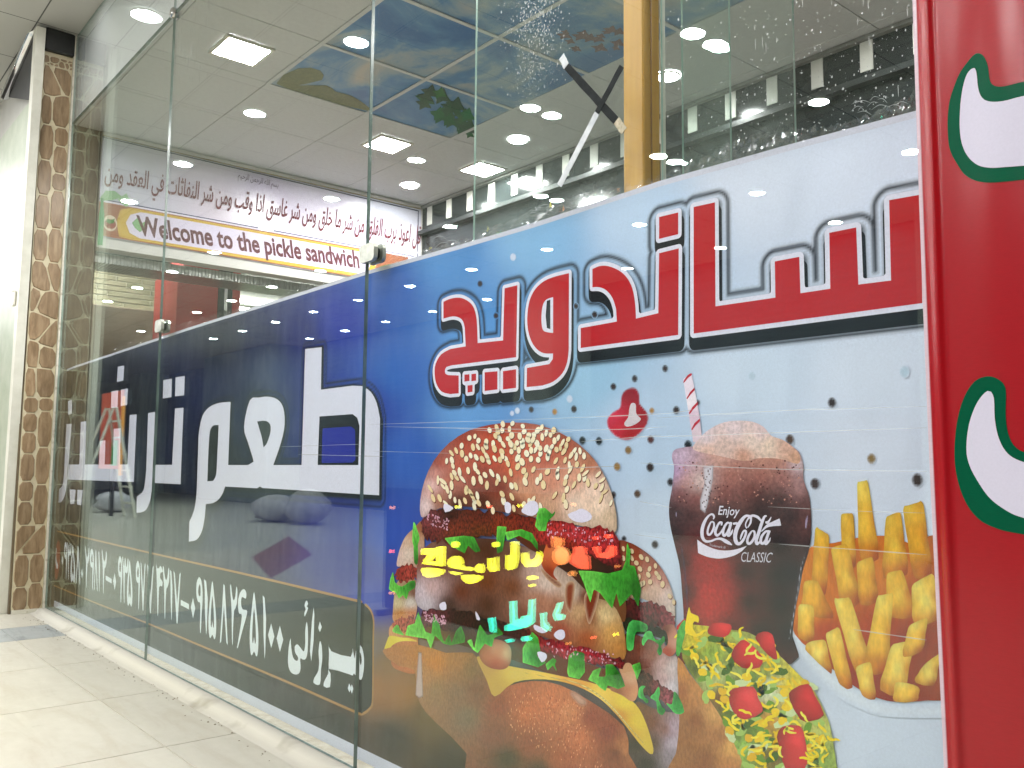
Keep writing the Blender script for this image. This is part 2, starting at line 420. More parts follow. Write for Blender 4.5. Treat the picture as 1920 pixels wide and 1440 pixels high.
# ================================================================== shop walls
bw = struct(obj('back_wall', [(XW - 2.4, YB, 0), (1.2, YB, 0), (1.2, YB, ZC), (XW - 2.4, YB, ZC)], [(0, 1, 2, 3)], M['dark_wall']))
for k in range(16):
    x = -1.73 - 0.2535 * k
    w = 0.031 if k % 4 else 0.034
    box('stripe', x - w, x + w, YB - 0.006, YB, 2.69, 2.868, M['stripe'], bw)
box('ceiling_rail', XW + 0.01, 1.2, YB - 0.03, YB - 0.001, ZC - 0.022, ZC - 0.003, M['ceil_grid'], bw)
box('ledge', XW + 0.01, 1.2, YB - 0.05, YB - 0.001, 2.62, 2.648, surf('dark_ledge', lin((34, 38, 38)), lin((52, 56, 55)), 5, 0.3), bw)
struct(obj('shop_floor', [(XW - 2.4, 0.03, -0.002), (1.2, 0.03, -0.002), (1.2, YB, -0.002), (XW - 2.4, YB, -0.002)], [(0, 1, 2, 3)], M['grout']))
struct(box('right_wall', 1.2, 1.3, 0.02, YB, 0, ZC, M['wall']))
blk = struct(box('bulkhead', XW - 0.12, XW, 0.172, YB - 0.001, 2.14, ZC - 0.002, M['wall']))
box('cornice', XW + 0.001, XW + 0.03, 0.174, YB - 0.04, ZC - 0.026, ZC - 0.006, M['wall'], blk)
_o = box('inner_pillar', XW - 0.12, XW + 0.004, 0.013, 0.170, 0, ZC - 0.002, surf('dark_pillar', lin((58, 54, 48)), lin((72, 68, 60)), 3, 0.6)); tag(_o, 'dark narrow pillar just inside the glass behind the mirrored stone', 'pillar')
struct(box('upper_fascia', XW, 1.2, 0.055, 0.075, ZC + 0.012, ZA - 0.002, M['wall']))
for x in (-4.31, -3.71, -3.11, -2.51, -1.91):
    box('grid_bar', x - .011, x + .011, .636, 1.836, ZC - .0072, ZC - .0028, M['ceil'], ce)
for y in (.636, 1.236, 1.836):
    box('grid_bar', -4.31, -1.91, y - .011, y + .011, ZC - .0072 - .0006, ZC - .0028 - .0006, M['ceil'], ce)
# ================================================================== glass front
ZJ = ZC - 0.003
def pane(name, x0, x1, y0, y1, z0, z1, gm, label, group='front window panes', edge='joint_edge'):
    b = MB(); b.box(x0, x1, y0, y1, z0, z1)
    b.mi = [1, 1, 0, 0, 1, 1]     # bottom, top, front, back, ends
    e = empty('shop_window', ((x0 + x1) / 2, y0, z0)); tag(e, label, 'window', group)
    b.v = [(x - (x0 + x1) / 2, y - y0, z - z0) for x, y, z in b.v]
    b.build('pane', [gm, M[edge]], e)
    return e
g = 0.0012
pane('glass_pane', XF, J1 - g, 0.0, 0.010, ZG, ZJ, M['glass'], 'tall front window pane next to the stone pilaster')
pane('glass_pane', J1 + g, J2 - g, 0.0, 0.010, ZG, ZJ, M['glass'], 'middle front window pane between the two small metal clips')
pane('glass_pane', J2 + g, 0.55, 0.0, 0.010, ZG, ZJ, M['glass_splash'], 'wide front window pane over the burger print, splashed white above')
pane('glass_pane', XF, J1 - g, 0.0, 0.010, ZJ + 0.005, ZA - .004, M['glass_up'], 'dusty upper window pane above the stone pilaster corner', 'upper window panes')
pane('glass_pane', J1 + g, J2 - g, 0.0, 0.010, ZJ + 0.005, ZA - .004, M['glass_up'], 'upper window pane beyond the round bolt at the joint', 'upper window panes')
for x, z0, z1 in ((J1, ZG, ZJ), (J2, ZG, ZJ)):
    s_ = box('silicone_joint', x - g * 0.9, x + g * 0.9, 0.003, 0.007, z0, z1, surf('silicone', lin((60, 74, 70)), lin((96, 110, 104)), 40, 0.4))
    tag(s_, 'thin dark seal between the ' + ('first and second window panes' if x == J1 else 'second and third window panes'), 'seal')
s_ = box('silicone_joint', XF, J2, 0.003, 0.007, ZJ + 0.0008, ZJ + 0.0042, bpy.data.materials['silicone']); tag(s_, 'thin seal line between lower and upper window panes', 'seal')
# glass clips
def plate(b, w, h, y0, y1, r, n=5):
    pts = []
    for cx, cz, a0 in ((w - r, h - r, 0), (-w + r, h - r, 90), (-w + r, -h + r, 180), (w - r, -h + r, 270)):
        for k in range(n):
            a = math.radians(a0 + 90 * k / (n - 1)); pts.append((cx + r * math.cos(a), cz + r * math.sin(a)))
    b.prism(pts[::-1], y0, y1)
def clip(x, z, w, h, label):
    e = empty('glass_clip', (x, 0, z)); tag(e, label, 'clip')
    a = MB(); plate(a, w, h, -0.016, -0.003, 0.014); a.build('front_plate', M['clip'], e)
    a = MB(); plate(a, w * .6, h * .6, -0.003, -0.0005, 0.009); a.build('gasket', M['black'], e)
    a = MB(); plate(a, w * .6, h * .6, 0.0105, 0.013, 0.009); a.build('rear_gasket', M['black'], e)
    a = MB(); plate(a, w, h, 0.013, 0.024, 0.014); a.build('rear_plate', M['clip'], e)
c1 = PY(687, 474, -0.016); clip(c1[0], c1[2], 0.040, 0.026, 'grey metal clip joining the panes just above the blue banner edge')
c2 = PY(296, 611, -0.016); clip(c2[0], c2[2], 0.040, 0.026, 'small grey metal clip above the dark end of the banner')
e = empty('glass_bolt', (J1, 0, ZJ + 0.002)); tag(e, 'round chrome bolt where four window panes meet near the ceiling', 'bolt')
a = MB(); a.tube([(0, -0.014, 0), (0, -0.010, 0), (0, -0.0005, 0)], [0.016, 0.024, 0.026], 16); a.build('cap', M['chrome'], e, smooth=False)
a = MB(); a.tube([(0, 0.0105, 0), (0, 0.018, 0)], [0.026, 0.022], 16); a.build('rear_cap', M['chrome'], e)

# inner panes and the ochre column behind the banner
YI = 0.105
xc0 = PY(1168, 200, 0.075)[0]; xc1 = PY(1206, 200, 0.075)[0]
yc1 = PX(1238, 200, xc1)[1]
e = empty('square_column', ((xc0 + xc1) / 2, 0.075, 0)); tag(e, 'ochre yellow square metal column rising behind the banner', 'column')
hw = (xc1 - xc0) / 2
box('post', -hw, hw, 0, yc1 - 0.075, 0.0, ZC - 0.001, M['yellow_metal'], e, 0.003)
box('front_seam', hw + 0.0003, hw + 0.0025, (yc1 - .075) * .42, (yc1 - .075) * .47, 0.0, ZC - 0.001, surf('ochre_shadow_seam', lin((130, 92, 32)), lin((150, 108, 40)), 5, 0.5), e)
x8 = PY(890, 200, YI)[0]; xe = PY(1243, 200, YI + .006)[0]
x13 = PY(1368, 200, YI + 0.03)[0]; x14 = PY(1489, 200, YI)[0]
pane('glass_pane', x8, xc0 - 0.004, YI, YI + 0.006, 0.02, ZC - 0.002, M['glass_in'], 'inner glass pane on the window side of the ochre column', 'inner panes', 'glass_edge')
pane('glass_pane', max(xe, xc1 + .004), x14, YI, YI + 0.006, 0.02, ZC - 0.002, M['glass_in'], 'inner glass pane beside the ochre column with a bright cut edge', 'inner panes', 'glass_edge')
pane('glass_pane', max(xe, xc1 + .004) + 0.03, x13, YI + 0.03, YI + 0.036, 0.02, ZC - 0.002, M['glass_in'], 'narrow inner glass pane overlapping its neighbour by the ochre column', 'inner panes', 'glass_edge')
s_ = box('white_edge_strip', xc1 + 0.0006, xc1 + 0.006, yc1 - 0.001, yc1 + 0.010, 0.02, ZC - 0.002, M['white_metal']); tag(s_, 'thin white strip running up the edge of the ochre column', 'strip')

# ================================================================== stone pilaster
def clip_poly(poly, nx_, ny_, c):
    out = []
    for i in range(len(poly)):
        p, q = poly[i], poly[(i + 1) % len(poly)]
        dp, dq = p[0] * nx_ + p[1] * ny_ - c, q[0] * nx_ + q[1] * ny_ - c
        if dp <= 0: out.append(p)
        if dp * dq < 0:
            t = dp / (dp - dq); out.append((p[0] + t * (q[0] - p[0]), p[1] + t * (q[1] - p[1])))
    return out
def inset(poly, dd):
    cx = sum(p[0] for p in poly) / len(poly); cy_ = sum(p[1] for p in poly) / len(poly)
    out = list(poly); n = len(poly)
    for i in range(n):
        p, q = poly[i], poly[(i + 1) % n]
        ex, ey = q[0] - p[0], q[1] - p[1]; L = math.hypot(ex, ey)
        if L < 1e-6: continue
        nx_, ny_ = ey / L, -ex / L
        c = p[0] * nx_ + p[1] * ny_
        if cx * nx_ + cy_ * ny_ > c: nx_, ny_, c = -nx_, -ny_, -c
        out = clip_poly(out, nx_, ny_, c - dd)
        if len(out) < 3: return []
    return out
def stone_mat():
    mt, nt, n, l, p = mat('printed_stone')
    geo = n.new('ShaderNodeNewGeometry'); oi = n.new('ShaderNodeObjectInfo')
    mp = n.new('ShaderNodeMapping'); mp.inputs['Scale'].default_value = (1, 22, 5); l.new(geo.outputs['Position'], mp.inputs[0])
    cx = n.new('ShaderNodeCombineXYZ'); l.new(oi.outputs['Random'], cx.inputs[2])
    ml = node(n, 'ShaderNodeVectorMath', operation='SCALE'); ml.inputs['Scale'].default_value = 40; l.new(cx.outputs[0], ml.inputs[0])
    ad = node(n, 'ShaderNodeVectorMath', operation='ADD'); l.new(mp.outputs[0], ad.inputs[0]); l.new(ml.outputs[0], ad.inputs[1])
    nz = node(n, 'ShaderNodeTexNoise', i_Scale=1.6, i_Detail=6.0, i_Roughness=0.6, i_Distortion=0.5); l.new(ad.outputs[0], nz.inputs['Vector'])
    rp = ramp(n, [(0.30, lin((124, 101, 74))), (0.50, lin((150, 125, 96))), (0.72, lin((174, 150, 119)))]); l.new(nz.outputs[0], rp.inputs[0])
    hs = n.new('ShaderNodeHueSaturation'); mr = node(n, 'ShaderNodeMapRange'); mr.inputs[3].default_value = 0.85; mr.inputs[4].default_value = 1.1
    l.new(oi.outputs['Random'], mr.inputs[0]); l.new(mr.outputs[0], hs.inputs['Value']); l.new(rp.outputs[0], hs.inputs['Color'])
    l.new(hs.outputs[0], p.inputs['Base Color']); p.inputs['Roughness'].default_value = 0.3
    bp = node(n, 'ShaderNodeBump', i_Strength=0.4, i_Distance=0.004); l.new(nz.outputs[0], bp.inputs['Height']); l.new(bp.outputs[0], p.inputs['Normal'])
    return mt
M['stone'] = stone_mat()
M['stone_joint'] = surf('stone_joint', lin((204, 192, 160)), lin((216, 206, 178)), 24, 0.35, 0.1, 80)
YS0, YS1 = -0.165, -0.0095
pil = empty('stone_pilaster', (XW, -0.0925, 0)); tag(pil, 'narrow pilaster clad in brown crazy stone with cream joints', 'pilaster')
b = MB(); b.box(-0.10, 0.0, YS0 + 0.0925, YS1 + 0.0925, 0.0, ZA - .002); b.build('body', M['stone_joint'], pil)
yoff = 0.0925
def stone(poly):
    q = inset(poly, 0.0038)
    if len(q) < 3: return
    top = inset(q, 0.0035)
    n = len(q)
    # round the outline by cutting corners
    def cut(pl):
        o = []
        for i in range(len(pl)):
            p0, p1 = pl[i], pl[(i + 1) % len(pl)]
            o += [(p0[0] * .8 + p1[0] * .2, p0[1] * .8 + p1[1] * .2), (p0[0] * .2 + p1[0] * .8, p0[1] * .2 + p1[1] * .8)]
        return o
    q = cut(q); cx = sum(p[0] for p in q) / len(q); cz = sum(p[1] for p in q) / len(q)
    n = len(q)
    v = [(0.0, a + yoff, c) for a, c in q]
    v += [(0.005, cx + (a - cx) * .93 + yoff, cz + (c - cz) * .95) for a, c in q]
    f = [tuple(range(n, 2 * n))] + [(i, (i + 1) % n, n + (i + 1) % n, n + i) for i in range(n)]
    if sum((q[i][0] * q[(i + 1) % n][1] - q[(i + 1) % n][0] * q[i][1]) for i in range(n)) < 0: f = [t[::-1] for t in f]
    obj('stone', v, f, M['stone'], pil)
def zof(py):          # height on the stone face at picture row py
    return PX(40 + (1140 - py) * 0.062, py, XW)[2]
def crazy(z0, z1, n, seed):
    r = random.Random(seed); rect = [(YS0, z0), (YS1, z0), (YS1, z1), (YS0, z1)]
    pts = []
    rows = max(1, n // 2)
    for k in range(rows):
        zc = z0 + (k + .5) * (z1 - z0) / rows
        s0 = r.uniform(.3, .7)
        pts.append((YS0 + (YS1 - YS0) * (s0 - .27), zc + r.uniform(-.03, .03)))
        pts.append((YS0 + (YS1 - YS0) * (s0 + .30), zc + r.uniform(-.05, .05)))
    for p in pts:
        pl = list(rect)
        for q in pts:
            if q is p: continue
            nx_, ny_ = q[0] - p[0], q[1] - p[1]; L = math.hypot(nx_, ny_)
            nx_, ny_ = nx_ / L, ny_ / L
            pl = clip_poly(pl, nx_, ny_, ((p[0] + q[0]) * nx_ + (p[1] + q[1]) * ny_) / 2)
            if len(pl) < 3: break
        if len(pl) >= 3: stone(pl)
def courses(z0, z1, seed):
    r = random.Random(seed); ym = YS0 + (YS1 - YS0) * .5
    for a, c in ((YS0, ym), (ym, YS1)):
        z = z0
        while z < z1 - 0.03:
            h = r.uniform(.10, .24)
            t = min(z + h, z1)
            if z1 - t < .06: t = z1
            stone([(a, z), (c, z), (c, t), (a, t)]); z = t
zz = [0.012, zof(1040), zof(985), zof(745), zof(490), zof(235), zof(125), 3.24]
_o = box('shutter_box_end', XW - .09, XW + .03, YS0 - .004, YS1 + .001, 3.262, ZA - .003, M['black'], None, .006); tag(_o, 'black shutter box end on top of the stone pilaster', 'shutter box')  # dark block: the end of the shutter box
courses(zz[0], zz[1], 3); crazy(zz[1], zz[2], 3, 8); courses(zz[2], zz[3], 4); crazy(zz[3], zz[4], 10, 1); courses(zz[4], zz[5], 5); crazy(zz[5], zz[6], 5, 21); crazy(zz[6], zz[7], 14, 9)
b = MB(); b.box(-.04, .012, YS0 + yoff, YS1 + yoff - .004, 0.0, 0.022); b.build('base', M['old_white'], pil)
# white metal profile holding the glass end
fr = box('metal_profile', XW + 0.0015, XF + 0.004, -0.0090, -0.0008, ZG - 0.005, ZA - .002, M['old_white']); tag(fr, 'white metal profile between the stone pilaster and the glass', 'profile')
fr2 = box('rubber_seal', XW + 0.0015, XF - 0.0005, -0.0004, 0.012, ZG, ZA - .002, M['black']); tag(fr2, 'black rubber seal channel along the end of the glass', 'seal')

# ------------------------------------------------------------------ neighbour: leaning panel, timber jamb, shutter housing
def speck():
    mt, nt, n, l, p = mat('speckled_white_panel')
    geo = n.new('ShaderNodeNewGeometry')
    vo = node(n, 'ShaderNodeTexVoronoi', i_Scale=42.0); l.new(geo.outputs['Position'], vo.inputs['Vector'])
    nz = node(n, 'ShaderNodeTexNoise', i_Scale=9.0, i_Detail=5.0); l.new(geo.outputs['Position'], nz.inputs['Vector'])
    r1 = ramp(n, [(0.05, lin((140, 146, 124))), (0.16, lin((212, 216, 202)))]); l.new(vo.outputs['Distance'], r1.inputs[0])
    r2 = ramp(n, [(0.35, lin((186, 194, 178))), (0.65, lin((204, 208, 196)))]); l.new(nz.outputs[0], r2.inputs[0])
    mx = node(n, 'ShaderNodeMix', data_type='RGBA', blend_type='MULTIPLY'); mx.inputs[0].default_value = 0.75
    l.new(r2.outputs[0], mx.inputs[6]); l.new(r1.outputs[0], mx.inputs[7]); l.new(mx.outputs[2], p.inputs['Base Color'])
    p.inputs['Roughness'].default_value = 0.35
    return mt
M['speck'] = speck()
YP = -0.205
def xz(px, py, Y): q = PY(px, py, Y); return (q[0], q[2])
e = empty('leaning_door_panel', (0, 0, 0)); tag(e, 'speckled off white door panel with white edge beside the stone pilaster', 'panel')
x_bot = xz(2, 1140, YP)[0]; x_top = xz(64, 186, YP)[0]; z_top = xz(64, 186, YP)[1]
wz = 0.028
b = MB(); b.prism([(x_bot - 1.1, 0.004), (x_bot - wz * 2, 0.004), (x_top - wz * 2, z_top), (x_top - 1.1, z_top + .015)], YP - 0.012, YP + 0.025); b.build('board', M['speck'], e)
b = MB(); b.prism([(x_bot - wz * 2 + .001, 0.002), (x_bot + .01, 0.002), (x_top + .055, z_top + .42), (x_top - .03, z_top + .42)], YP - 0.018, YP + 0.03); b.build('edge_profile', M['white_metal'], e)
lk = PY(28, 560, YP - 0.02)
b = MB(); b.box(lk[0] - .03, lk[0] + .03, -.012, 0, -0.045, .045, .008); b.build('latch', M['white_metal'], e, (0, YP - .0185, lk[2]))
b = box('door_jamb', XW - 0.11, XW - 0.012, YS0 - 0.012, YS0 - 0.001, 0.0, 2.9, M['brown']); tag(b, 'brown timber jamb in the gap beside the stone pilaster', 'door jamb')
wl = struct(box('neighbour_wall', -30, XW - 0.13, -0.14, 0.02, 0, ZA - .001, M['wall']))
zs = PY(12, 176, -0.17)[2]
e = empty('shutter_housing', (0, 0, 0)); tag(e, 'dark roller shutter housing with silver lip under the arcade ceiling', 'shutter')
b = MB(); b.prism([xz(x, y, -.19) for x, y in ((66, 46), (76, 44), (60, 188), (16, 182))], -.19, -.176); b.build('housing', M['black'], e)
b = MB(); b.tube([PY(77, 24, -.205), PY(10, 180, -.205)], 0.03, 10); b.build('lip', M['chrome'], e, smooth=True)
q_ = PY(82, 14, -.21); b = MB(); b.box(q_[0] - .05, q_[0] + .03, -0.24, -0.19, q_[2] - .05, q_[2] + .06, .006); b.build('bracket', M['black'], e)

# ================================================================== kitchen seen under the bulkhead
XK = -8.2
kw = struct(obj('kitchen_wall', [(XK, 0.0, 0), (XK, YB, 0), (XK, YB, ZC), (XK, 0.0, ZC)], [(0, 1, 2, 3)], M['mortar']))
def kq(px, py, X): q = PX(px, py, X); return (q[1], q[2])
ztop = kq(250, 512, XK)[1]; zbot = kq(250, 600, XK)[1]
bh = (ztop - zbot) / 9.0
for r_ in range(9):
    y = 0.05 - (0.17 if r_ % 2 else 0.0); rr = random.Random(r_)
    while y < 2.0:
        w = rr.choice([0.22, 0.3, 0.38, 0.46])
        b = MB(); b.box(0, 0.012, 0.006, w - 0.006, 0.005, bh - 0.005, 0.003); b.build('brick', M['brick'], kw, (XK, y, zbot + r_ * bh)); y += w
e = box('dark_valance', XK + 0.02, XK + 0.06, 0.02, 1.6, ztop + 0.01, ztop + .17, surf('dark_green_board', lin((40, 58, 50)), lin((56, 74, 64)), 4, 0.4)); tag(e, 'dark green board running above the cream kitchen bricks', 'board')
for px in (247, 268, 318):
    y_, z_ = kq(px, 495, XK + .07)
    o = box('power_socket', XK + 0.0605, XK + 0.075, y_ - .03, y_ + .03, ztop + .03, ztop + .12, M['white_metal']); tag(o, 'small white socket plate on the dark green board, ' + {247: 'first from the glass', 268: 'second from the glass', 318: 'nearest the red cabinet'}[px], 'socket')
o = box('counter', XK + 0.001, XK + 0.75, 0.03, 2.2, 0, zbot - 0.02, M['brown'], None, 0.01); tag(o, 'brown counter under the cream brick wall in the kitchen', 'counter')
o = box('broom_handle', XK + .76, XK + .785, 0.56, 0.58, 0.6, zbot - .03, M['stripe']); tag(o, 'thin pale pole leaning on the brown counter', 'pole')
XR = -6.5
y0, z0 = kq(334, 508, XR); y1, z1 = kq(411, 492, XR); y2, _ = kq(437, 500, XR); y3, _ = kq(700, 500, XR)
zr0 = kq(334, 640, XR)[1]
e = empty('red_cabinet', (XR, 0, 0)); tag(e, 'red steel kitchen cabinet with a black upright and lit open front', 'cabinet')
b = MB()
b.v = [(-.5, y0, 0.0), (0, y0, 0.0), (0, y1, 0.0), (-.5, y1, 0.0), (-.5, y0, z0), (0, y0, z0), (0, y0 + .12, z1 + .05), (0, y1, z1 + .05), (-.5, y0 + .12, z1 + .05), (-.5, y1, z1 + .05)]
b.f = [(1, 2, 7, 6, 5), (0, 4, 8, 9, 3), (0, 1, 5, 4), (4, 5, 6, 8), (6, 7, 9, 8), (2, 3, 9, 7)]; b.mi = [0] * 6
b.build('side_panel', M['red_paint'], e)
box('upright', -0.03, 0.012, y1 + .002, y2 - .002, 0, z1 + .04, M['black'], e)
box('chain', 0.0125, 0.02, (y1 + y2) / 2 - .012, (y1 + y2) / 2 + .012, z1 - .5, z1 - .12, M['chrome'], e)
box('door_stile', -0.03, 0.01, y2, y2 + .06, 0, z1 + .04, M['red_paint'], e)
box('door_rail', -0.03, 0.01, y2 + .0605, y3, z1 - .02, z1 + .04, M['red_paint'], e)
hd = empty('cooker_hood', (XR, 0, 0)); tag(hd, 'stainless cooker hood with bright tube lights behind the red frame', 'cooker hood')
b = MB(); b.v = [(-.06, y2 + .07, z1 - .03), (-.06, y3, z1 - .03), (-.75, y3, z1 - .40), (-.75, y2 + .07, z1 - .40)]; b.f = [(0, 1, 2, 3)]; b.mi = [0]; b.build('sloped_panel', M['steel'], hd)
b = MB(); b.tube([(-.16, y2 + .10, z1 - .11), (-.16, y3, z1 - .11)], 0.012, 8); b.build('tube_light', emis('tube_light', (.95, 1, .92), 60), hd)
b = MB(); b.tube([(-.40, y2 + .10, z1 - .26), (-.40, y3, z1 - .26)], 0.014, 8); b.build('tube_light', bpy.data.materials['tube_light'], hd)
o = box('kitchen_screen', XR - .9, XR - .86, y2 + .0, YB - .01, 0.0, 2.1, surf('pale_green_tiles', lin((170, 186, 160)), lin((186, 200, 176)), 5, 0.4)); tag(o, 'pale green tiled screen glowing behind the red cabinet frame', 'screen')
# ribbed duct under the bulkhead
b = MB(); n_ = 88
for k in range(n_):
    y = 0.18 + k * 0.0225
    b.box(XW - 0.42, XW - 0.14, y, y + 0.016, 2.078, 2.137)
b.box(XW - 0.41, XW - 0.15, 0.18, 0.18 + n_ * 0.0225, 2.085, 2.1375)
o = b.build('ribbed_duct', M['steel']); tag(o, 'ribbed metal duct running under the welcome banner', 'duct')
kl = downlight(XK + .7, 0.5, ZC - .002, 0.10, M['lamp'], 'added round downlight brightening the kitchen close to the window end', 'added kitchen fill lights')  # lamp added to brighten the kitchen
kl = downlight(XK + 1.3, 0.9, ZC - .002, 0.09, M['lamp'], 'added round downlight brightening the kitchen behind the brick wall', 'added kitchen fill lights')  # another added lamp, lifts the kitchen light
kc = struct(obj('kitchen_side_wall', [(XK, 0.02, 0), (XW - 0.1, 0.02, 0), (XW - 0.1, 0.02, ZC), (XK, 0.02, ZC)], [(0, 1, 2, 3)], M['wall']))
# ================================================================== flat print: ink shapes laid on the vinyl
def ink(name, amount=0.06, scale=160.0, stretch=(1, 1, 1), rough=0.42, lo=0.35, hi=0.65, weave=True, alpha=False, bump=0.0, spec=0.1):
    mt, nt, n, l, p = mat(name)
    at = node(n, 'ShaderNodeVertexColor', layer_name='Col')
    geo = n.new('ShaderNodeNewGeometry')
    mp = n.new('ShaderNodeMapping'); mp.inputs['Scale'].default_value = stretch; l.new(geo.outputs['Position'], mp.inputs[0])
    nz = node(n, 'ShaderNodeTexNoise', i_Scale=scale, i_Detail=3.0, i_Roughness=0.6); l.new(mp.outputs[0], nz.inputs['Vector'])
    mr = node(n, 'ShaderNodeMapRange'); mr.inputs[1].default_value = lo; mr.inputs[2].default_value = hi; mr.inputs[3].default_value = 1.0 - amount; mr.inputs[4].default_value = 1.0 + amount
    l.new(nz.outputs[0], mr.inputs[0])
    sc = node(n, 'ShaderNodeVectorMath', operation='SCALE'); l.new(at.outputs['Color'], sc.inputs[0]); l.new(mr.outputs[0], sc.inputs['Scale'])
    l.new(sc.outputs[0], p.inputs['Base Color']); p.inputs['Roughness'].default_value = rough; p.inputs['Specular IOR Level'].default_value = spec
    if bump:
        bp = node(n, 'ShaderNodeBump', i_Strength=bump, i_Distance=0.004); l.new(nz.outputs[0], bp.inputs['Height']); l.new(bp.outputs[0], p.inputs['Normal'])
    if alpha: l.new(at.outputs['Alpha'], p.inputs['Alpha'])
    return mt
INK = {
    'flat': ink('vinyl_ink', 0.05, 240.0),
    'soft': ink('vinyl_ink_soft', 0.05, 240.0, alpha=True),
    'bread': ink('vinyl_ink_bread', 0.18, 230.0, (1, 1, 0.5)),
    'grain': ink('vinyl_ink_grain', 0.5, 260.0, lo=0.3, hi=0.7),
    'sauce': ink('vinyl_ink_sauce', 0.65, 170.0, (1, 1, 0.7), lo=0.38, hi=0.62),
    'leaf': ink('vinyl_ink_leaf', 0.3, 120.0, (1, 1, 0.6)),
    'fry': ink('vinyl_ink_fry', 0.12, 150.0, (1, 1, 0.4)),
    'foam': ink('vinyl_ink_foam', 0.22, 140.0),
}
def xz_(pts, Y):
    return np.array([(lambda q: (q[0], q[2]))(PY(x, y, Y)) for x, y in pts])
def topx(X, Z, Y):
    """points of the plane y = Y back to picture pixels, for laying out colours"""
    d = np.stack([X, np.full_like(X, Y + S), Z - HC], -1)
    a, b_, c = d @ _r, d @ _u, d @ _f
    return 960 + FPX * a / c, 720 - FPX * b_ / c
def sm(pts, n=4, closed=True):
    """Catmull-Rom through the points"""
    P = np.array(pts, float); N = len(P); out = []
    rngk = range(N) if closed else range(N - 1)
    for i in rngk:
        p0, p1, p2, p3 = (P[(i - 1) % N], P[i], P[(i + 1) % N], P[(i + 2) % N]) if closed else (P[max(i - 1, 0)], P[i], P[i + 1], P[min(i + 2, N - 1)])
        for k in range(n):
            t = k / n
            out.append(tuple(0.5 * ((2 * p1) + (-p0 + p2) * t + (2 * p0 - 5 * p1 + 4 * p2 - p3) * t * t + (-p0 + 3 * p1 - 3 * p2 + p3) * t ** 3)))
    if not closed: out.append(tuple(P[-1]))
    return out
def stroke(pts, w, n=5, smooth=True):
    """outline of a brush stroke, widths along the way"""
    P = np.array(sm([(x, y) for x, y in pts], n, False) if smooth else pts, float)
    ws = np.interp(np.linspace(0, 1, len(P)), np.linspace(0, 1, len(w)), w) if hasattr(w, '__len__') else np.full(len(P), w)
    T = np.gradient(P, axis=0); T /= np.linalg.norm(T, axis=1)[:, None] + 1e-9
    Nn = np.stack([-T[:, 1], T[:, 0]], 1) * ws[:, None] / 2
    return [tuple(p) for p in np.concatenate([P + Nn, (P - Nn)[::-1]])]
def ell(cx, cy_, rx, ry, rot=0.0, n=14):
    c, s_ = math.cos(rot), math.sin(rot)
    return [(cx + rx * math.cos(t) * c - ry * math.sin(t) * s_, cy_ + rx * math.cos(t) * s_ + ry * math.sin(t) * c) for t in np.linspace(0, 2 * math.pi, n, endpoint=False)]
def sdf(poly, X, Z):
    """signed distance to a polygon, negative inside"""
    d2 = np.full(X.shape, 1e9); ins = np.zeros(X.shape, bool)
    P = np.array(poly, float); Q = np.roll(P, -1, 0)
    for (ax, az), (bx, bz) in zip(P, Q):
        ex, ez = bx - ax, bz - az; L = ex * ex + ez * ez + 1e-14
        t = np.clip(((X - ax) * ex + (Z - az) * ez) / L, 0, 1)
        d2 = np.minimum(d2, (X - ax - t * ex) ** 2 + (Z - az - t * ez) ** 2)
        c = (az > Z) != (bz > Z)
        if abs(bz - az) > 1e-12: ins ^= c & (X < (bx - ax) * (Z - az) / (bz - az) + ax)
    d = np.sqrt(d2)
    return np.where(ins, -d, d)
def tone(c):
    """ink density of a print colour"""
    return np.minimum(np.asarray(lin(c)) ** 1.16 * 1.10, 0.95)
def idw(samples, power=2.6, gain=1.08, soft=30.0):
    """colour field through given pixel samples"""
    pts = np.array([s_[:2] for s_ in samples], float); col = np.array([tone(s_[2]) for s_ in samples])
    def f(px, py, sd=None):
        num = np.zeros(px.shape + (3,)); den = np.zeros(px.shape)
        for (x, y), c in zip(pts, col):
            w = 1.0 / (((px - x) ** 2 + (py - y) ** 2) + soft) ** (power / 2)
            num += w[..., None] * c; den += w
        return num / den[..., None]
    return f
def one(c, gain=1.08):
    c = tone(c); return lambda px, py, sd=None: np.broadcast_to(c, px.shape + (3,))
def setcol(me, cols):
    a = me.color_attributes.new('Col', 'FLOAT_COLOR', 'POINT')
    buf = np.ones((len(me.vertices), 4), np.float32); buf[:, :cols.shape[1]] = cols
    a.data.foreach_set('color', buf.ravel())
Y0 = 0.045           # the banner's vinyl
LAY = 0.00013
def layer_y(k): return Y0 - LAY * k
def flat(name, loops, col, k, parent, mt='flat', Y=None, world=False):
    """exact polygon(s) with one colour; loops: list of (outer, *holes)"""
    Y = layer_y(k) if Y is None else Y
    v, f = [], []
    for lp in loops:
        rings = [[Vector((a, c, 0)) for a, c in (r if world else xz_(r, Y))] for r in lp]
        tri = tessellate_polygon(rings); base = len(v)
        v += [(p.x, Y, p.y) for r in rings for p in r]
        for t in tri:
            a, b_, c = (v[base + i] for i in t)
            cr = (b_[0] - a[0]) * (c[2] - a[2]) - (b_[2] - a[2]) * (c[0] - a[0])
            t = tuple(base + i for i in t); f.append(t if cr > 0 else t[::-1])
    o = obj(name, v, f, INK[mt] if isinstance(mt, str) else mt, parent)
    setcol(o.data, np.tile(tone(col), (len(v), 1)))
    return o
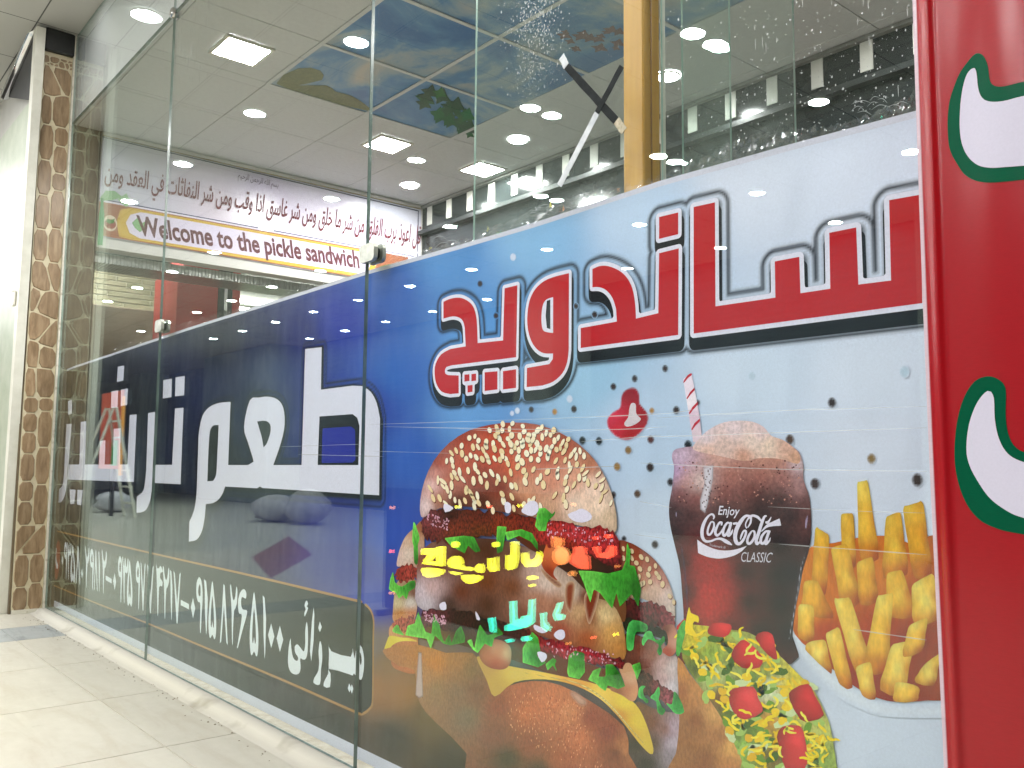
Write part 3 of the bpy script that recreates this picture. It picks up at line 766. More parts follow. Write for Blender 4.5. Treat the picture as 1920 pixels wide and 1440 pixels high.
def area(name, polys, colf, k, parent, cell=0.006, level=0.0, holes=(), mt='flat', alphaf=None, Y=None, world=False, shift=(0, 0), under=None):
    """region {sd < level} of the union of polygons as a fine sheet coloured point by point"""
    Y = layer_y(k) if Y is None else Y
    W_ = [np.array(p) if world else xz_(p, Y) for p in polys]; H_ = [np.array(p) if world else xz_(p, Y) for p in holes]
    al = np.concatenate(W_); e_ = max(level, 0) + cell * 1.5
    x0, z0 = al.min(0) - e_; x1, z1 = al.max(0) + e_
    nx_ = max(3, int((x1 - x0) / cell) + 1); nz_ = max(3, int((z1 - z0) / cell) + 1)
    X, Z = np.meshgrid(np.linspace(x0, x1, nx_), np.linspace(z0, z1, nz_))
    sd = np.full(X.shape, 1e3)
    for p in W_:
        if len(W_) > 12:   # many small shapes: only look near each
            m_ = (X > p[:, 0].min() - e_) & (X < p[:, 0].max() + e_) & (Z > p[:, 1].min() - e_) & (Z < p[:, 1].max() + e_)
            if m_.any(): sd[m_] = np.minimum(sd[m_], sdf(p, X[m_], Z[m_]))
        else: sd = np.minimum(sd, sdf(p, X, Z))
    for p in H_: sd = np.maximum(sd, -sdf(p, X, Z))
    g_ = sd - level
    g_ = np.where(np.abs(g_) < cell * 0.02, -cell * 0.02, g_)
    ins = g_ < 0
    idx = np.arange(X.size).reshape(X.shape)
    c4 = ins[:-1, :-1].astype(int) + ins[:-1, 1:] + ins[1:, 1:] + ins[1:, :-1]
    fi, fj = np.nonzero(c4 == 4)
    faces = [(idx[i, j], idx[i, j + 1], idx[i + 1, j + 1], idx[i + 1, j]) for i, j in zip(fi, fj)]
    XX = list(X.ravel()); ZZ = list(Z.ravel()); SD = list(sd.ravel()); ec = {}
    G = g_.ravel()
    def cut(a, b_):
        key = (min(a, b_), max(a, b_))
        if key not in ec:
            t = G[a] / (G[a] - G[b_]); ec[key] = len(XX)
            XX.append(XX[a] + t * (XX[b_] - XX[a])); ZZ.append(ZZ[a] + t * (ZZ[b_] - ZZ[a])); SD.append(level)
        return ec[key]
    for i, j in zip(*np.nonzero((c4 > 0) & (c4 < 4))):
        q = (idx[i, j], idx[i, j + 1], idx[i + 1, j + 1], idx[i + 1, j]); pl = []
        for a, b_ in zip(q, q[1:] + q[:1]):
            if G[a] < 0: pl.append(a)
            if (G[a] < 0) != (G[b_] < 0): pl.append(cut(a, b_))
        if len(pl) > 2: faces.append(tuple(pl))
    if not faces: return None
    used = np.unique(np.concatenate([np.array(f) for f in faces])) if len(faces) < 400 else np.unique(np.fromiter((i for f in faces for i in f), int))
    remap = np.full(len(XX), -1); remap[used] = np.arange(len(used))
    XX, ZZ, SD = np.array(XX)[used] + shift[0], np.array(ZZ)[used] + shift[1], np.array(SD)[used]
    px, py = topx(XX, ZZ, Y)
    col = np.array(colf(px, py, SD)); 
    if alphaf is not None and under is not None:      # ink fading into the ink below it
        a_ = alphaf(px, py, SD)[:, None]; col = col[:, :3] * a_ + under(px, py, SD)[:, :3] * (1 - a_)
    elif alphaf is not None: col = np.concatenate([col[:, :3], alphaf(px, py, SD)[:, None]], 1); mt = 'soft' if mt == 'flat' else mt
    o = obj(name, np.stack([XX, np.full_like(XX, Y), ZZ], 1), [tuple(int(remap[i]) for i in f) for f in faces], INK[mt] if isinstance(mt, str) else mt, parent)
    setcol(o.data, col)
    return o
def zf(ox, oy, s_):
    return lambda pts: [(ox + s_ * a, oy + s_ * c) for a, c in pts]

# ------------------------------------------------------------------ lettering by font, laid into a quad
_AR = {}
_c = 0xFE8D
for ch, k in zip('ابةتثجحخدذرزسشصضطظعغفقكلمنهوىي', (2, 4, 2, 4, 4, 4, 4, 4, 2, 2, 2, 2, 4, 4, 4, 4, 4, 4, 4, 4, 4, 4, 4, 4, 4, 4, 4, 2, 2, 4)):
    _AR[ch] = (_c, k); _c += k
_AR['ی'] = _AR['ي']
def arabic(s_):
    out = []
    for i, ch in enumerate(s_):
        if ch not in _AR: out.append(ch); continue
        b0, k = _AR[ch]
        pre = i > 0 and s_[i - 1] in _AR and _AR[s_[i - 1]][1] == 4
        nxt = i + 1 < len(s_) and s_[i + 1] in _AR and k == 4
        form = (3 if pre else 2) if nxt else (1 if pre else 0)
        if k == 2: form = 1 if pre else 0
        out.append(chr(b0 + form))
    return ''.join(reversed(out))
def text_uv(body, bold=0.0, shear=0.0, res=3, space=1.0):
    """mesh of a line of text scaled to the unit box"""
    c = bpy.data.curves.new('line', 'FONT'); c.body = body; c.resolution_u = res; c.offset = bold; c.shear = shear; c.space_character = space
    o = bpy.data.objects.new('line', c); COL.objects.link(o); bpy.context.view_layer.update()
    me = bpy.data.meshes.new_from_object(o.evaluated_get(bpy.context.evaluated_depsgraph_get()))
    v = np.array([x.co[:2] for x in me.vertices]); f = [tuple(p.vertices) for p in me.polygons]
    bpy.data.objects.remove(o); bpy.data.curves.remove(c); bpy.data.meshes.remove(me)
    lo, hi = v.min(0), v.max(0)
    return (v - lo) / (hi - lo), f, (hi - lo)
def text(name, body, quad, col, parent, place, bold=0.0, shear=0.0, mt='flat', curve=0.0, space=1.0):
    """quad: four picture corners bottom-left, bottom-right, top-right, top-left; place(x, y) -> point"""
    uv, f, _ = text_uv(body, bold, shear, space=space)
    q = [np.array(place(*c)) for c in quad]
    v = []
    for a, b_ in uv:
        p = (1 - a) * (1 - b_) * q[0] + a * (1 - b_) * q[1] + a * b_ * q[2] + (1 - a) * b_ * q[3]
        v.append(tuple(p))
    o = obj(name, v, f, INK[mt] if isinstance(mt, str) else mt, parent)
    setcol(o.data, np.tile(np.array(lin(col, 1.05)), (len(v), 1)))
    return o
# ================================================================== the big window banner
zt = HC + 0.424 * S
BG = [(100, 720, (12, 18, 30)), (250, 760, (10, 20, 40)), (420, 640, (16, 28, 54)), (420, 860, (12, 20, 40)), (480, 760, (16, 28, 62)), (500, 640, (20, 34, 80)), (490, 900, (14, 24, 56)), (530, 760, (20, 34, 96)), (560, 620, (22, 34, 112)), (600, 760, (24, 42, 140)), (640, 600, (30, 56, 160)),
      (650, 900, (30, 38, 130)), (690, 760, (30, 62, 160)), (300, 960, (10, 18, 30)), (480, 1000, (22, 32, 74)), (640, 1050, (42, 50, 138)), (705, 1130, (62, 78, 170)), (720, 540, (42, 96, 176)), (740, 700, (38, 100, 182)), (760, 860, (46, 96, 180)), (730, 1000, (52, 88, 176)),
      (840, 480, (88, 146, 204)), (900, 620, (92, 150, 208)), (880, 770, (108, 158, 212)), (1000, 440, (140, 184, 222)), (1100, 700, (160, 196, 224)), (1200, 400, (182, 208, 228)), (1200, 800, (180, 206, 226)),
      (1400, 330, (206, 220, 232)), (1400, 700, (196, 216, 230)), (1600, 300, (208, 222, 236)), (1650, 700, (204, 220, 232)), (1250, 1000, (190, 210, 224)), (1650, 850, (206, 220, 232)), (1600, 1400, (198, 216, 228)), (1800, 1000, (204, 220, 232)),
      (705, 1215, (120, 110, 110)), (720, 1240, (134, 104, 66)), (760, 1300, (150, 108, 58)), (700, 1290, (158, 112, 60)), (800, 1340, (104, 84, 52)), (900, 1390, (92, 78, 56)), (1000, 1400, (82, 74, 58)), (740, 1380, (58, 52, 44)), (850, 1435, (64, 56, 46)), (640, 1360, (30, 27, 24)),
      (300, 1110, (9, 9, 10)), (500, 1200, (10, 10, 10)), (560, 1340, (26, 22, 20)), (150, 1060, (9, 9, 10)), (1150, 1420, (78, 70, 58)), (450, 1270, (13, 12, 11))]
def topz(px): return PY(px, np.interp(px, [90, 360, 560, 685, 860, 1000, 1242, 1490, 1738, 1900], [703, 612, 549, 508.5, 459.5, 418, 337.5, 268, 202, 158]), Y0)
xs_b = list(np.linspace(96, 1740, 40))
_top = [topz(x) for x in xs_b] + [(x_, Y0, zt) for x_ in (-0.45, -0.3, 0.2)]
zbot = PY(657, 1416, Y0)[2]
ban = empty('window_banner', (0, 0, 0)); tag(ban, 'long printed vinyl banner behind the glass with burger, cola, fries and red lettering', 'banner')
outline = [(p[0], p[2]) for p in _top] + [(0.2, zbot), (XF + 0.01, zbot)]
outline[0] = (XF + 0.01, outline[0][1])
BG = [(x, y, (c[0] + 10, c[1] + 3, c[2] + 6) if x > 1150 and y < 1010 or x >= 1600 else c) for x, y, c in BG]
bgf = idw(BG, 3.2, soft=400.0)
vin = ink('banner_vinyl', 0.03, 240.0, bump=0.0)
def wrinkle(mt):
    n = mt.node_tree.nodes; l = mt.node_tree.links
    geo = n.new('ShaderNodeNewGeometry'); mp = n.new('ShaderNodeMapping'); mp.inputs['Scale'].default_value = (3.0, 1.0, 1.2); mp.inputs['Rotation'].default_value = (0, 0.35, 0)
    l.new(geo.outputs['Position'], mp.inputs[0]); nz = node(n, 'ShaderNodeTexNoise', i_Scale=2.6, i_Detail=2.0); l.new(mp.outputs[0], nz.inputs['Vector'])
    bp = node(n, 'ShaderNodeBump', i_Strength=0.5, i_Distance=0.03); l.new(nz.outputs[0], bp.inputs['Height']); l.new(bp.outputs[0], n['Principled BSDF'].inputs['Normal'])
wrinkle(vin)
area('sheet', [outline], bgf, 0, ban, 0.018, mt=vin, world=True)
back = obj('sheet_back', [(XF + .01, Y0 + .0012, zbot + .004), (0.2, Y0 + .0012, zbot + .004), (0.2, Y0 + .0012, zt - .02), (XF + .01, Y0 + .0012, zt - .02)], [(3, 2, 1, 0)], surf('vinyl_back', lin((196, 198, 200)), None, 5, 0.5), ban)
# white hems along the top and the foot
tp = [(p[0], p[2]) for p in _top]; tp[0] = (XF + .01, tp[0][1])
v = [(x, layer_y(1), z) for x, z in tp] + [(x, layer_y(1), z - 0.0115) for x, z in tp]; n_ = len(tp)
o = obj('white_hem', v, [(i + n_, i + n_ + 1, i + 1, i) for i in range(n_ - 1)], INK['flat'], ban); setcol(o.data, np.tile(np.array(lin((214, 216, 232))), (len(v), 1)))
zb1 = PY(657, 1393, Y0)[2]
v = [(XF + .01, layer_y(1), zbot), (0.2, layer_y(1), zbot), (0.2, layer_y(1), zb1), (XF + .01, layer_y(1), zb1)]
o = obj('white_hem', v, [(0, 1, 2, 3)], INK['flat'], ban); setcol(o.data, np.tile(np.array(lin((210, 214, 230))), (4, 1)))

# ------------------------------------------------------------------ red word
A = zf(780, 360, 980 / 1920.0); B = zf(690, 440, 550 / 1886.0)
red = [
    [A([(1020, 55), (1098, 38), (1100, 420), (1320, 388), (1318, 255), (1408, 238), (1412, 372), (1522, 355), (1518, 150), (1617, 130), (1625, 340), (1745, 325), (1738, 30), (1852, 10), (1860, 408), (1020, 520)])],
    [A([(893, 92), (963, 75), (963, 155), (893, 172)])],
    [A([(893, 225), (965, 207), (963, 525), (605, 573), (605, 500), (738, 476)] + sm([(735, 430), (722, 390), (700, 362), (675, 350), (648, 350)], 3, False) + sm([(648, 283), (675, 272), (705, 272), (745, 288), (775, 315), (795, 355), (805, 410), (808, 465)], 3, False) + [(890, 445)])],
    [B(sm([(1292, 248), (1200, 270), (1130, 300), (1075, 350), (1040, 420), (1025, 510), (1027, 600), (1048, 680), (1085, 735), (1130, 762), (1190, 764)], 3, False) + [(1188, 800), (1165, 832), (1022, 857), (1020, 980)] + sm([(1120, 970), (1190, 945), (1250, 890), (1280, 820), (1290, 740)], 3, False)),
     B(sm([(1190, 402), (1150, 415), (1125, 450), (1115, 520), (1118, 590), (1135, 622), (1190, 632)], 3, False))],
    [B([(878, 345), (960, 325), (952, 788), (540, 840)] + sm([(505, 850), (495, 870), (498, 893), (515, 903)], 3, False) + [(583, 905), (583, 1020)] + sm([(530, 1025), (475, 1010), (440, 960), (428, 890), (435, 830), (470, 770), (530, 735)], 3, False) + [(628, 718)] + sm([(622, 600), (612, 560), (590, 535), (545, 525), (485, 540)], 3, False) + sm([(485, 432), (530, 412), (590, 405), (640, 425), (675, 460), (695, 520), (702, 600), (705, 697)], 3, False) + [(868, 680)])],
    [B([(750, 885), (832, 878), (832, 995), (750, 1005)])], [B([(868, 878), (952, 865), (952, 985), (868, 995)])],
    [B([(620, 900), (652, 897), (652, 940), (620, 945)])], [B([(665, 897), (695, 893), (695, 938), (665, 942)])], [B([(640, 970), (672, 965), (672, 1010), (640, 1015)])],
]
word = empty('red_word', (0, 0, 0)); word.parent = ban
outs = [r[0] for r in red]; hl = [r[1] for r in red if len(r) > 1]
# dark double shadow of the word, offset downwards
def shadow_a(px, py, sd):
    s_ = sd * 1000.0
    a1 = np.clip((18 - s_) / 9.0, 0, 1); line = np.exp(-((s_ - 27) / 5.0) ** 2)
    return np.clip(np.maximum(a1 * 0.9, line * 0.97), 0, 1)
area('shadow', outs, one((12, 14, 30)), 2, word, 0.0042, 0.044, alphaf=shadow_a, shift=(0.002, -0.008), under=bgf)
area('shadow', outs, one((10, 11, 24)), 3, word, 0.0045, 0.013, shift=(0.002, -0.019))
area('outline', outs, one((222, 222, 236)), 4, word, 0.0045, 0.0085, holes=[])
dk = B([(1150, 425), (1172, 418), (1172, 608), (1150, 600), (1142, 520)])
flat('counter', [[dk]], (22, 24, 40), 5, word)
for r in red:
    flat('letter', [r] if r is not red[3] else [r], (186, 24, 38), 6, word)

# ------------------------------------------------------------------ white word
D = zf(80, 620, 660 / 1920.0)
white = [
    [D([(1432, 100), (1522, 90), (1518, 322), (1690, 300)] + sm([(1745, 302), (1790, 335), (1822, 395), (1840, 480)], 3, False) + [(1835, 898), (1200, 858), (1185, 850), (1170, 860), (995, 850)] + sm([(985, 880), (965, 915), (930, 940), (890, 945)], 2, False) + sm([(885, 1010), (870, 1090), (840, 1140), (797, 1150)], 3, False) + sm([(800, 1040), (815, 1010), (830, 960), (840, 870), (848, 640), (852, 560), (870, 470), (905, 420), (960, 395), (1025, 388)], 3, False) + [(1012, 733), (1120, 733)] + sm([(1150, 715), (1145, 690), (1120, 610), (1098, 525), (1130, 380), (1180, 365), (1230, 360), (1280, 375), (1312, 420), (1320, 510), (1300, 610), (1258, 733)], 3, False) + [(1412, 733)]),
     D([(1510, 468), (1690, 455), (1716, 475), (1728, 520), (1722, 733), (1500, 733)]),
     D(sm([(960, 515), (930, 518), (912, 550), (905, 640)], 3, False) + [(898, 822)] + sm([(930, 820), (945, 790), (950, 740)], 3, False)),
     D(sm([(1170, 495), (1215, 492), (1240, 510), (1243, 550), (1225, 610), (1205, 637)], 3, False) + [(1195, 580)])],
    [D([(722, 425), (768, 420), (752, 838), (605, 830), (607, 732), (706, 732)])],
    [D([(658, 270), (705, 262), (702, 362), (655, 370)])], [D([(725, 255), (775, 247), (772, 352), (722, 358)])],
    [D([(575, 450), (613, 443)] + sm([(595, 870), (585, 930), (565, 975), (540, 990), (512, 993)], 3, False) + sm([(513, 905), (540, 885), (555, 850), (565, 760)], 3, False))],
    [D([(475, 460), (513, 456), (497, 825), (133, 812), (135, 730), (200, 730), (208, 498), (238, 494), (230, 730), (307, 730), (313, 602), (342, 598), (338, 730), (383, 730), (388, 535), (425, 532), (422, 730), (462, 730)])],
    [D([(410, 197), (445, 190), (440, 272), (405, 280)])], [D([(375, 330), (412, 325), (408, 418), (372, 422)])], [D([(428, 320), (466, 315), (460, 405), (425, 412)])],
    [D([(130, 510), (158, 508)] + sm([(140, 740), (133, 830), (120, 900), (100, 935), (80, 937)], 3, False) + sm([(85, 865), (105, 850), (115, 800), (120, 700)], 3, False))],
    [D([(138, 385), (158, 378), (160, 452), (140, 458)])],
    [D([(148, 866), (180, 868), (172, 945), (150, 945)])], [D([(190, 868), (218, 870), (210, 953), (187, 948)])],
]
word2 = empty('white_word', (0, 0, 0)); word2.parent = ban
def sh2(px, py, sd):
    s_ = sd * 1000.0
    return np.clip(np.maximum(np.clip((15 - s_) / 6.0, 0, 1), 0.85 * np.exp(-((s_ - 24) / 4.5) ** 2)), 0, 1)
area('shadow', [white[0][0]], one((7, 8, 16)), 2, word2, 0.007, 0.036, holes=[], alphaf=sh2, shift=(0.006, -0.006), under=bgf)
inner = D([(1530, 540), (1680, 530), (1700, 545), (1702, 700), (1690, 712), (1525, 715)])
area('shadow', [inner], one((30, 40, 150)), 3, word2, 0.006, 0.004)
for r in white: flat('letter', [r], (212, 214, 230), 5, word2)

# ------------------------------------------------------------------ phone band: gold line, name and numbers
E_ = zf(80, 960, 660 / 1920.0)
band = empty('number_band', (0, 0, 0)); band.parent = ban
edge = E_([(40, 92), (60, 100), (600, 226), (1100, 338), (1690, 478), (1740, 492), (1785, 530), (1805, 590), (1803, 700), (1800, 1020), (1785, 1070), (1745, 1100), (1700, 1088), (1300, 912), (900, 745), (560, 602), (300, 500), (60, 400), (40, 392)])
area('band_field', [edge], one((10, 10, 10)), 2, band, 0.015)
path = edge[1:-1]
def line_world(pts, w, Y, smooth=True):
    q = xz_(pts, Y); return [stroke([tuple(p) for p in q], w, 3, smooth)]
area('gold_line', line_world(path, 0.0075, layer_y(3)), one((168, 128, 74)), 3, band, 0.005, world=True)
G9 = {   # digits in a unit cell, x to the right, y down
    '0': [[(.5, .0), (1, .5), (.5, 1), (0, .5)]],
    '1': [[(.15, .0), (.6, .03), (.95, .35), (.75, .9), (.6, 1), (.35, .6), (.3, .2)]],
    '9': [sm([(.45, .0), (.8, .06), (.98, .2), (1, .42), (.85, .7), (.72, 1), (.58, .95), (.62, .62), (.6, .47), (.25, .45), (.02, .33), (.05, .12)], 3), sm([(.5, .13), (.68, .18), (.66, .33), (.4, .34), (.3, .25)], 2)],
    '5': [sm([(.5, .0), (.75, .25), (1, .62), (.98, .88), (.8, 1), (.5, .93), (.2, 1), (.02, .88), (.0, .62), (.25, .25)], 3), sm([(.5, .25), (.68, .52), (.72, .76), (.6, .8), (.5, .7), (.4, .8), (.28, .76), (.32, .52)], 2)],
    '8': [[(.45, .0), (.62, .02), (.8, .45), (1, 1), (.82, .96), (.52, .36), (.18, .96), (.0, 1), (.25, .5)]],
    '2': [sm([(.0, .02), (.15, .0), (.3, .16), (.5, .24), (.72, .16), (.85, .0), (1, .04), (.95, .25), (.7, .38), (.55, .42), (.42, .7), (.36, 1), (.26, .9), (.2, .4)], 3)],
    '6': [sm([(.95, .05), (.7, .0), (.3, .08), (.1, .25), (.2, .42), (.5, .46), (.1, .9), (.0, 1), (.12, .98), (.55, .7), (1, .42), (1, .34), (.6, .34), (.42, .26), (.5, .14), (.9, .15)], 3)],
    '3': [sm([(.0, .02), (.12, .0), (.2, .14), (.32, .18), (.42, .02), (.52, .02), (.6, .16), (.75, .18), (.9, .0), (1, .05), (.95, .24), (.75, .34), (.45, .34), (.38, .7), (.34, 1), (.24, .9), (.15, .3)], 3)],
    '7': [[(.0, .0), (.18, .04), (.5, .62), (.82, .04), (1, .0), (.78, .5), (.56, 1), (.42, 1), (.2, .5)]],
    '4': [sm([(.05, .0), (.2, .06), (.45, .05), (.7, .0), (1, .1), (.7, .14), (.62, .24), (.95, .3), (.9, .4), (.5, .42), (.4, .72), (.32, 1), (.22, .9), (.15, .35)], 3)],
    '-': [[(0, .0), (1, .3), (1, 1), (0, .7)]],
}
cells = [('0', 808, 832, 466, 580), ('9', 838, 872, 355, 655), ('1', 876, 902, 368, 672), ('5', 905, 946, 376, 692), ('8', 966, 1010, 394, 722), ('2', 1022, 1062, 406, 726), ('6', 1060, 1113, 418, 746), ('5', 1130, 1176, 436, 786), ('1', 1196, 1220, 456, 802), ('0', 1229, 1264, 608, 742), ('0', 1276, 1312, 620, 764), ('-', 753, 798, 484, 526),
         ('0', 384, 401, 333, 427), ('9', 411, 434, 240, 490), ('3', 434, 468, 250, 497), ('5', 460, 489, 262, 515), ('9', 508, 531, 266, 527), ('7', 534, 561, 275, 537), ('7', 570, 606, 288, 552), ('4', 617, 655, 292, 567), ('2', 655, 691, 304, 582), ('1', 692, 709, 316, 595), ('7', 714, 753, 325, 607), ('-', 344, 376, 350, 386),
         ('0', 102, 112, 238, 292), ('9', 118, 133, 163, 366), ('3', 133, 156, 170, 372), ('5', 152, 177, 178, 386), ('8', 180, 205, 185, 397), ('0', 208, 221, 308, 362), ('2', 231, 255, 194, 412), ('9', 258, 279, 200, 422), ('8', 279, 300, 208, 432), ('1', 302, 313, 213, 442), ('2', 322, 350, 214, 447)]
for ch, a, c, t, bt in cells:
    sk = (c - a) * 0.24
    def put(r, a=a, c=c, t=t, bt=bt, sk=sk): return E_([(a + u * (c - a), t + w * (bt - t) + (u - .5) * sk) for u, w in r])
    flat('digit', [[put(r) for r in G9[ch]]], (214, 222, 228), 4, band)
name = [
    [sm([(1725, 728), (1742, 740), (1753, 800), (1750, 870), (1738, 915), (1722, 905), (1712, 880), (1705, 890), (1698, 880), (1690, 892), (1672, 885), (1560, 852), (1570, 880), (1567, 955), (1532, 950), (1540, 915), (1558, 880), (1560, 830), (1562, 770), (1560, 720), (1575, 760), (1680, 790), (1690, 740), (1700, 800), (1708, 760)], 2), sm([(1730, 765), (1738, 785), (1740, 815), (1735, 835), (1730, 815)], 2)],
    [sm([(1512, 705), (1522, 730), (1525, 800), (1518, 860), (1512, 940), (1478, 932), (1482, 905), (1502, 870), (1508, 820), (1505, 760)], 3)],
    [[(1512, 597), (1523, 628), (1512, 655), (1503, 632)]],
    [[(1478, 520), (1482, 560), (1478, 700), (1465, 815), (1458, 760), (1468, 600)]],
    [sm([(1438, 482), (1448, 500), (1440, 515), (1448, 525), (1430, 570), (1427, 550), (1435, 530), (1428, 510)], 2)],
    [sm([(1440, 600), (1447, 650), (1445, 760), (1435, 800), (1420, 805), (1405, 800), (1407, 850), (1398, 880), (1375, 886), (1350, 868), (1338, 820), (1342, 740), (1352, 690), (1356, 740), (1365, 790), (1380, 810), (1392, 808), (1392, 790), (1378, 768), (1375, 735), (1390, 722), (1410, 745), (1425, 760), (1432, 720), (1432, 650)], 3)],
    [[(1672, 935), (1681, 955), (1674, 985), (1664, 962)]], [[(1686, 940), (1694, 962), (1687, 992), (1678, 968)]],
]
for r in name: flat('letter', [[E_(q) for q in r]], (214, 222, 228), 4, band)
flat('phone_icon', [[E_(ell(80, 262, 14, 108, 0.06, 20))]], (150, 70, 44), 4, band)
flat('phone_handset', [[E_(sm([(70, 195), (76, 200), (74, 230), (76, 262), (84, 290), (82, 308), (76, 306), (69, 270), (67, 225)], 3))]], (220, 220, 224), 5, band)
# ================================================================== printed food
Z1 = zf(700, 940, 320 / 1440.); Z2 = zf(980, 940, 320 / 1440.); Z3 = zf(700, 1160, 300 / 1543.); Z4 = zf(980, 1160, 320 / 1646.)
ZB = zf(700, 760, 620 / 1313.); ZK = zf(1200, 660, 0.375); ZT = zf(1180, 1080, 580 / 1920.); ZR = zf(1440, 860, 320 / 886.); ZL = zf(1300, 920, 180 / 1620.)
def grp(name):
    e = empty(name); e.parent = ban; return e
def ar(name, T, pts, col, k, parent, mt='flat', cell=0.005, smooth=3, alphaf=None, level=0.0, under=None, rim=None, jag=0.0):
    p = T(sm(pts, smooth) if smooth else pts)
    if name == 'patty': p = T(sm(pts, 9)); jag = 2.3
    if jag: p = [(x + random.gauss(0, jag), y + random.gauss(0, jag * 1.3)) for x, y in p]
    if isinstance(col, list): col = idw([(*T([(c[0], c[1])])[0], c[2]) for c in col], 2.8, soft=260.0 if name == 'glass_body' else 60.0)
    elif isinstance(col, tuple): col = one(col)
    if rim:
        c0 = col; col = lambda px, py, sd: c0(px, py, sd) * (rim[0] + (1 - rim[0]) * np.clip(-sd / rim[1], 0, 1) ** .7)[:, None]
    return area(name, [p], col, k, parent, cell, level, mt=mt, alphaf=alphaf, under=under)
def fade(w):   # soft rim, w in metres
    return lambda px, py, sd: np.clip(-sd / w, 0, 1)

# ---- floating dots, a curl of pepper
dots = grp('dot_print')
DK, GD, PL = (60, 44, 40), (176, 134, 62), (206, 214, 232)
for x, y, r, c in [(900, 532, 6, DK), (962, 482, 7, PL), (1080, 574, 6, DK), (1115, 590, 7, DK), (930, 592, 6, DK), (1247, 691, 7, DK), (1190, 710, 7, DK), (1150, 725, 7, DK), (1560, 755, 10, DK), (1410, 705, 8, (188, 206, 222)), (1696, 697, 11, (186, 206, 222)), (1268, 769, 8, DK), (1076, 767, 7, DK), (996, 768, 6, DK), (1040, 772, 6, GD), (1222, 770, 6, GD), (1092, 826, 8, (24, 24, 28)), (1123, 827, 8, (24, 24, 28)), (1220, 824, 8, (96, 54, 50)), (1178, 844, 8, (140, 112, 70)), (1481, 824, 10, (90, 66, 50)), (1290, 834, 9, (24, 22, 26)), (1219, 876, 9, DK), (1157, 875, 8, (150, 118, 60)), (1634, 860, 10, (140, 116, 70)), (1528, 907, 11, (76, 58, 54)), (1720, 900, 13, (66, 50, 46)), (1195, 926, 8, (96, 72, 52)), (1257, 904, 8, (50, 40, 44)), (1228, 1021, 8, (66, 54, 54)), (1170, 1010, 6, (40, 36, 40)), (1308, 755, 6, (70, 50, 52)), (1150, 928, 7, (70, 50, 46)), (970, 770, 6, PL), (1068, 748, 7, PL), (960, 775, 5, PL)]:
    area('dot', [ell(x, y, r * .82, r, 0, 18)], one(c), 7, dots, 0.0035, 0.0012, alphaf=lambda px, py, sd: np.clip((0.0012 - sd) / 0.0028, 0, 1), under=bgf)
pep = grp('pepper_print')
PP = zf(1120, 700, 0.1)
area('pepper', [PP(sm([(640, 260), (740, 290), (790, 400), (800, 560), (880, 660), (960, 800), (930, 960), (820, 1110), (640, 1240), (470, 1250), (300, 1150), (190, 1000), (190, 840), (300, 720), (420, 640), (440, 480), (490, 340)], 3))], idw([(1183, 735, (150, 24, 44)), (1150, 780, (206, 60, 88)), (1180, 815, (168, 22, 34)), (1205, 780, (160, 20, 36)), (1160, 800, (196, 44, 66))]), 8, pep, 0.004, 0.001, alphaf=lambda px, py, sd: np.clip((0.001 - sd) / 0.003, 0, 1), under=bgf)
area('highlight', [PP(sm([(640, 560), (720, 580), (730, 760), (820, 860), (700, 960), (560, 1000), (500, 940), (580, 820), (600, 660)], 3))], one((214, 206, 212)), 9, pep, 0.003)

# ---- fries on a white plate
fry = grp('fries_print')
ar('plate', ZR, [(150, 880), (240, 1000), (400, 1150), (560, 1250), (700, 1275), (850, 1268), (1100, 1260), (1100, 1340), (700, 1345), (520, 1320), (340, 1220), (200, 1080), (120, 960), (100, 880)], (222, 230, 238), 9, fry, cell=0.006, alphaf=fade(0.02), under=bgf)
ar('fries_mass', ZR, [(130, 900), (160, 700), (215, 460), (330, 440), (470, 410), (620, 400), (740, 440), (840, 400), (1000, 420), (1080, 700), (1080, 1180), (960, 1250), (830, 1255), (690, 1265), (560, 1240), (400, 1150), (250, 1010)],
   [(200, 600, (210, 130, 30)), (400, 560, (196, 110, 30)), (620, 600, (206, 128, 44)), (780, 700, (180, 90, 36)), (300, 900, (178, 74, 24)), (560, 900, (172, 66, 30)), (760, 950, (150, 56, 40)), (450, 1150, (158, 44, 24)), (700, 1230, (140, 36, 22)), (850, 1100, (160, 70, 36)), (240, 780, (214, 130, 30))], 10, fry, 'fry', 0.006, 2)
FR = [   # base pair, tip pair, shade
    ((225, 760, 300, 700), (245, 360, 318, 405), 0), ((390, 560, 455, 560), (378, 292, 444, 292), 0), ((480, 520, 575, 520), (462, 128, 520, 122), 1), ((600, 620, 725, 600), (610, 310, 690, 280), 0), ((760, 620, 850, 600), (700, 258, 806, 228), 0),
    ((390, 780, 480, 740), (326, 470, 412, 448), 0), ((480, 760, 570, 740), (460, 545, 545, 515), 0), ((620, 820, 770, 820), (615, 600, 700, 584), 0), ((180, 800, 340, 830), (185, 640, 262, 640), 0), ((760, 860, 900, 830), (745, 660, 860, 600), 1),
    ((160, 930, 235, 950), (158, 760, 238, 770), 1), ((455, 1110, 545, 1100), (342, 735, 430, 730), 1), ((500, 1090, 615, 1110), (565, 720, 650, 706), 1), ((200, 1000, 330, 1120), (195, 960, 300, 945), 1), ((370, 1170, 440, 1190), (298, 915, 372, 880), 1),
    ((580, 1200, 700, 1230), (640, 970, 760, 950), 1), ((700, 1030, 800, 1000), (730, 870, 830, 830), 1), ((490, 1232, 560, 1250), (455, 1085, 535, 1060), 1), ((655, 1262, 770, 1260), (660, 1160, 790, 1190), 1), ((760, 1160, 860, 1180), (800, 1080, 900, 1010), 1)]
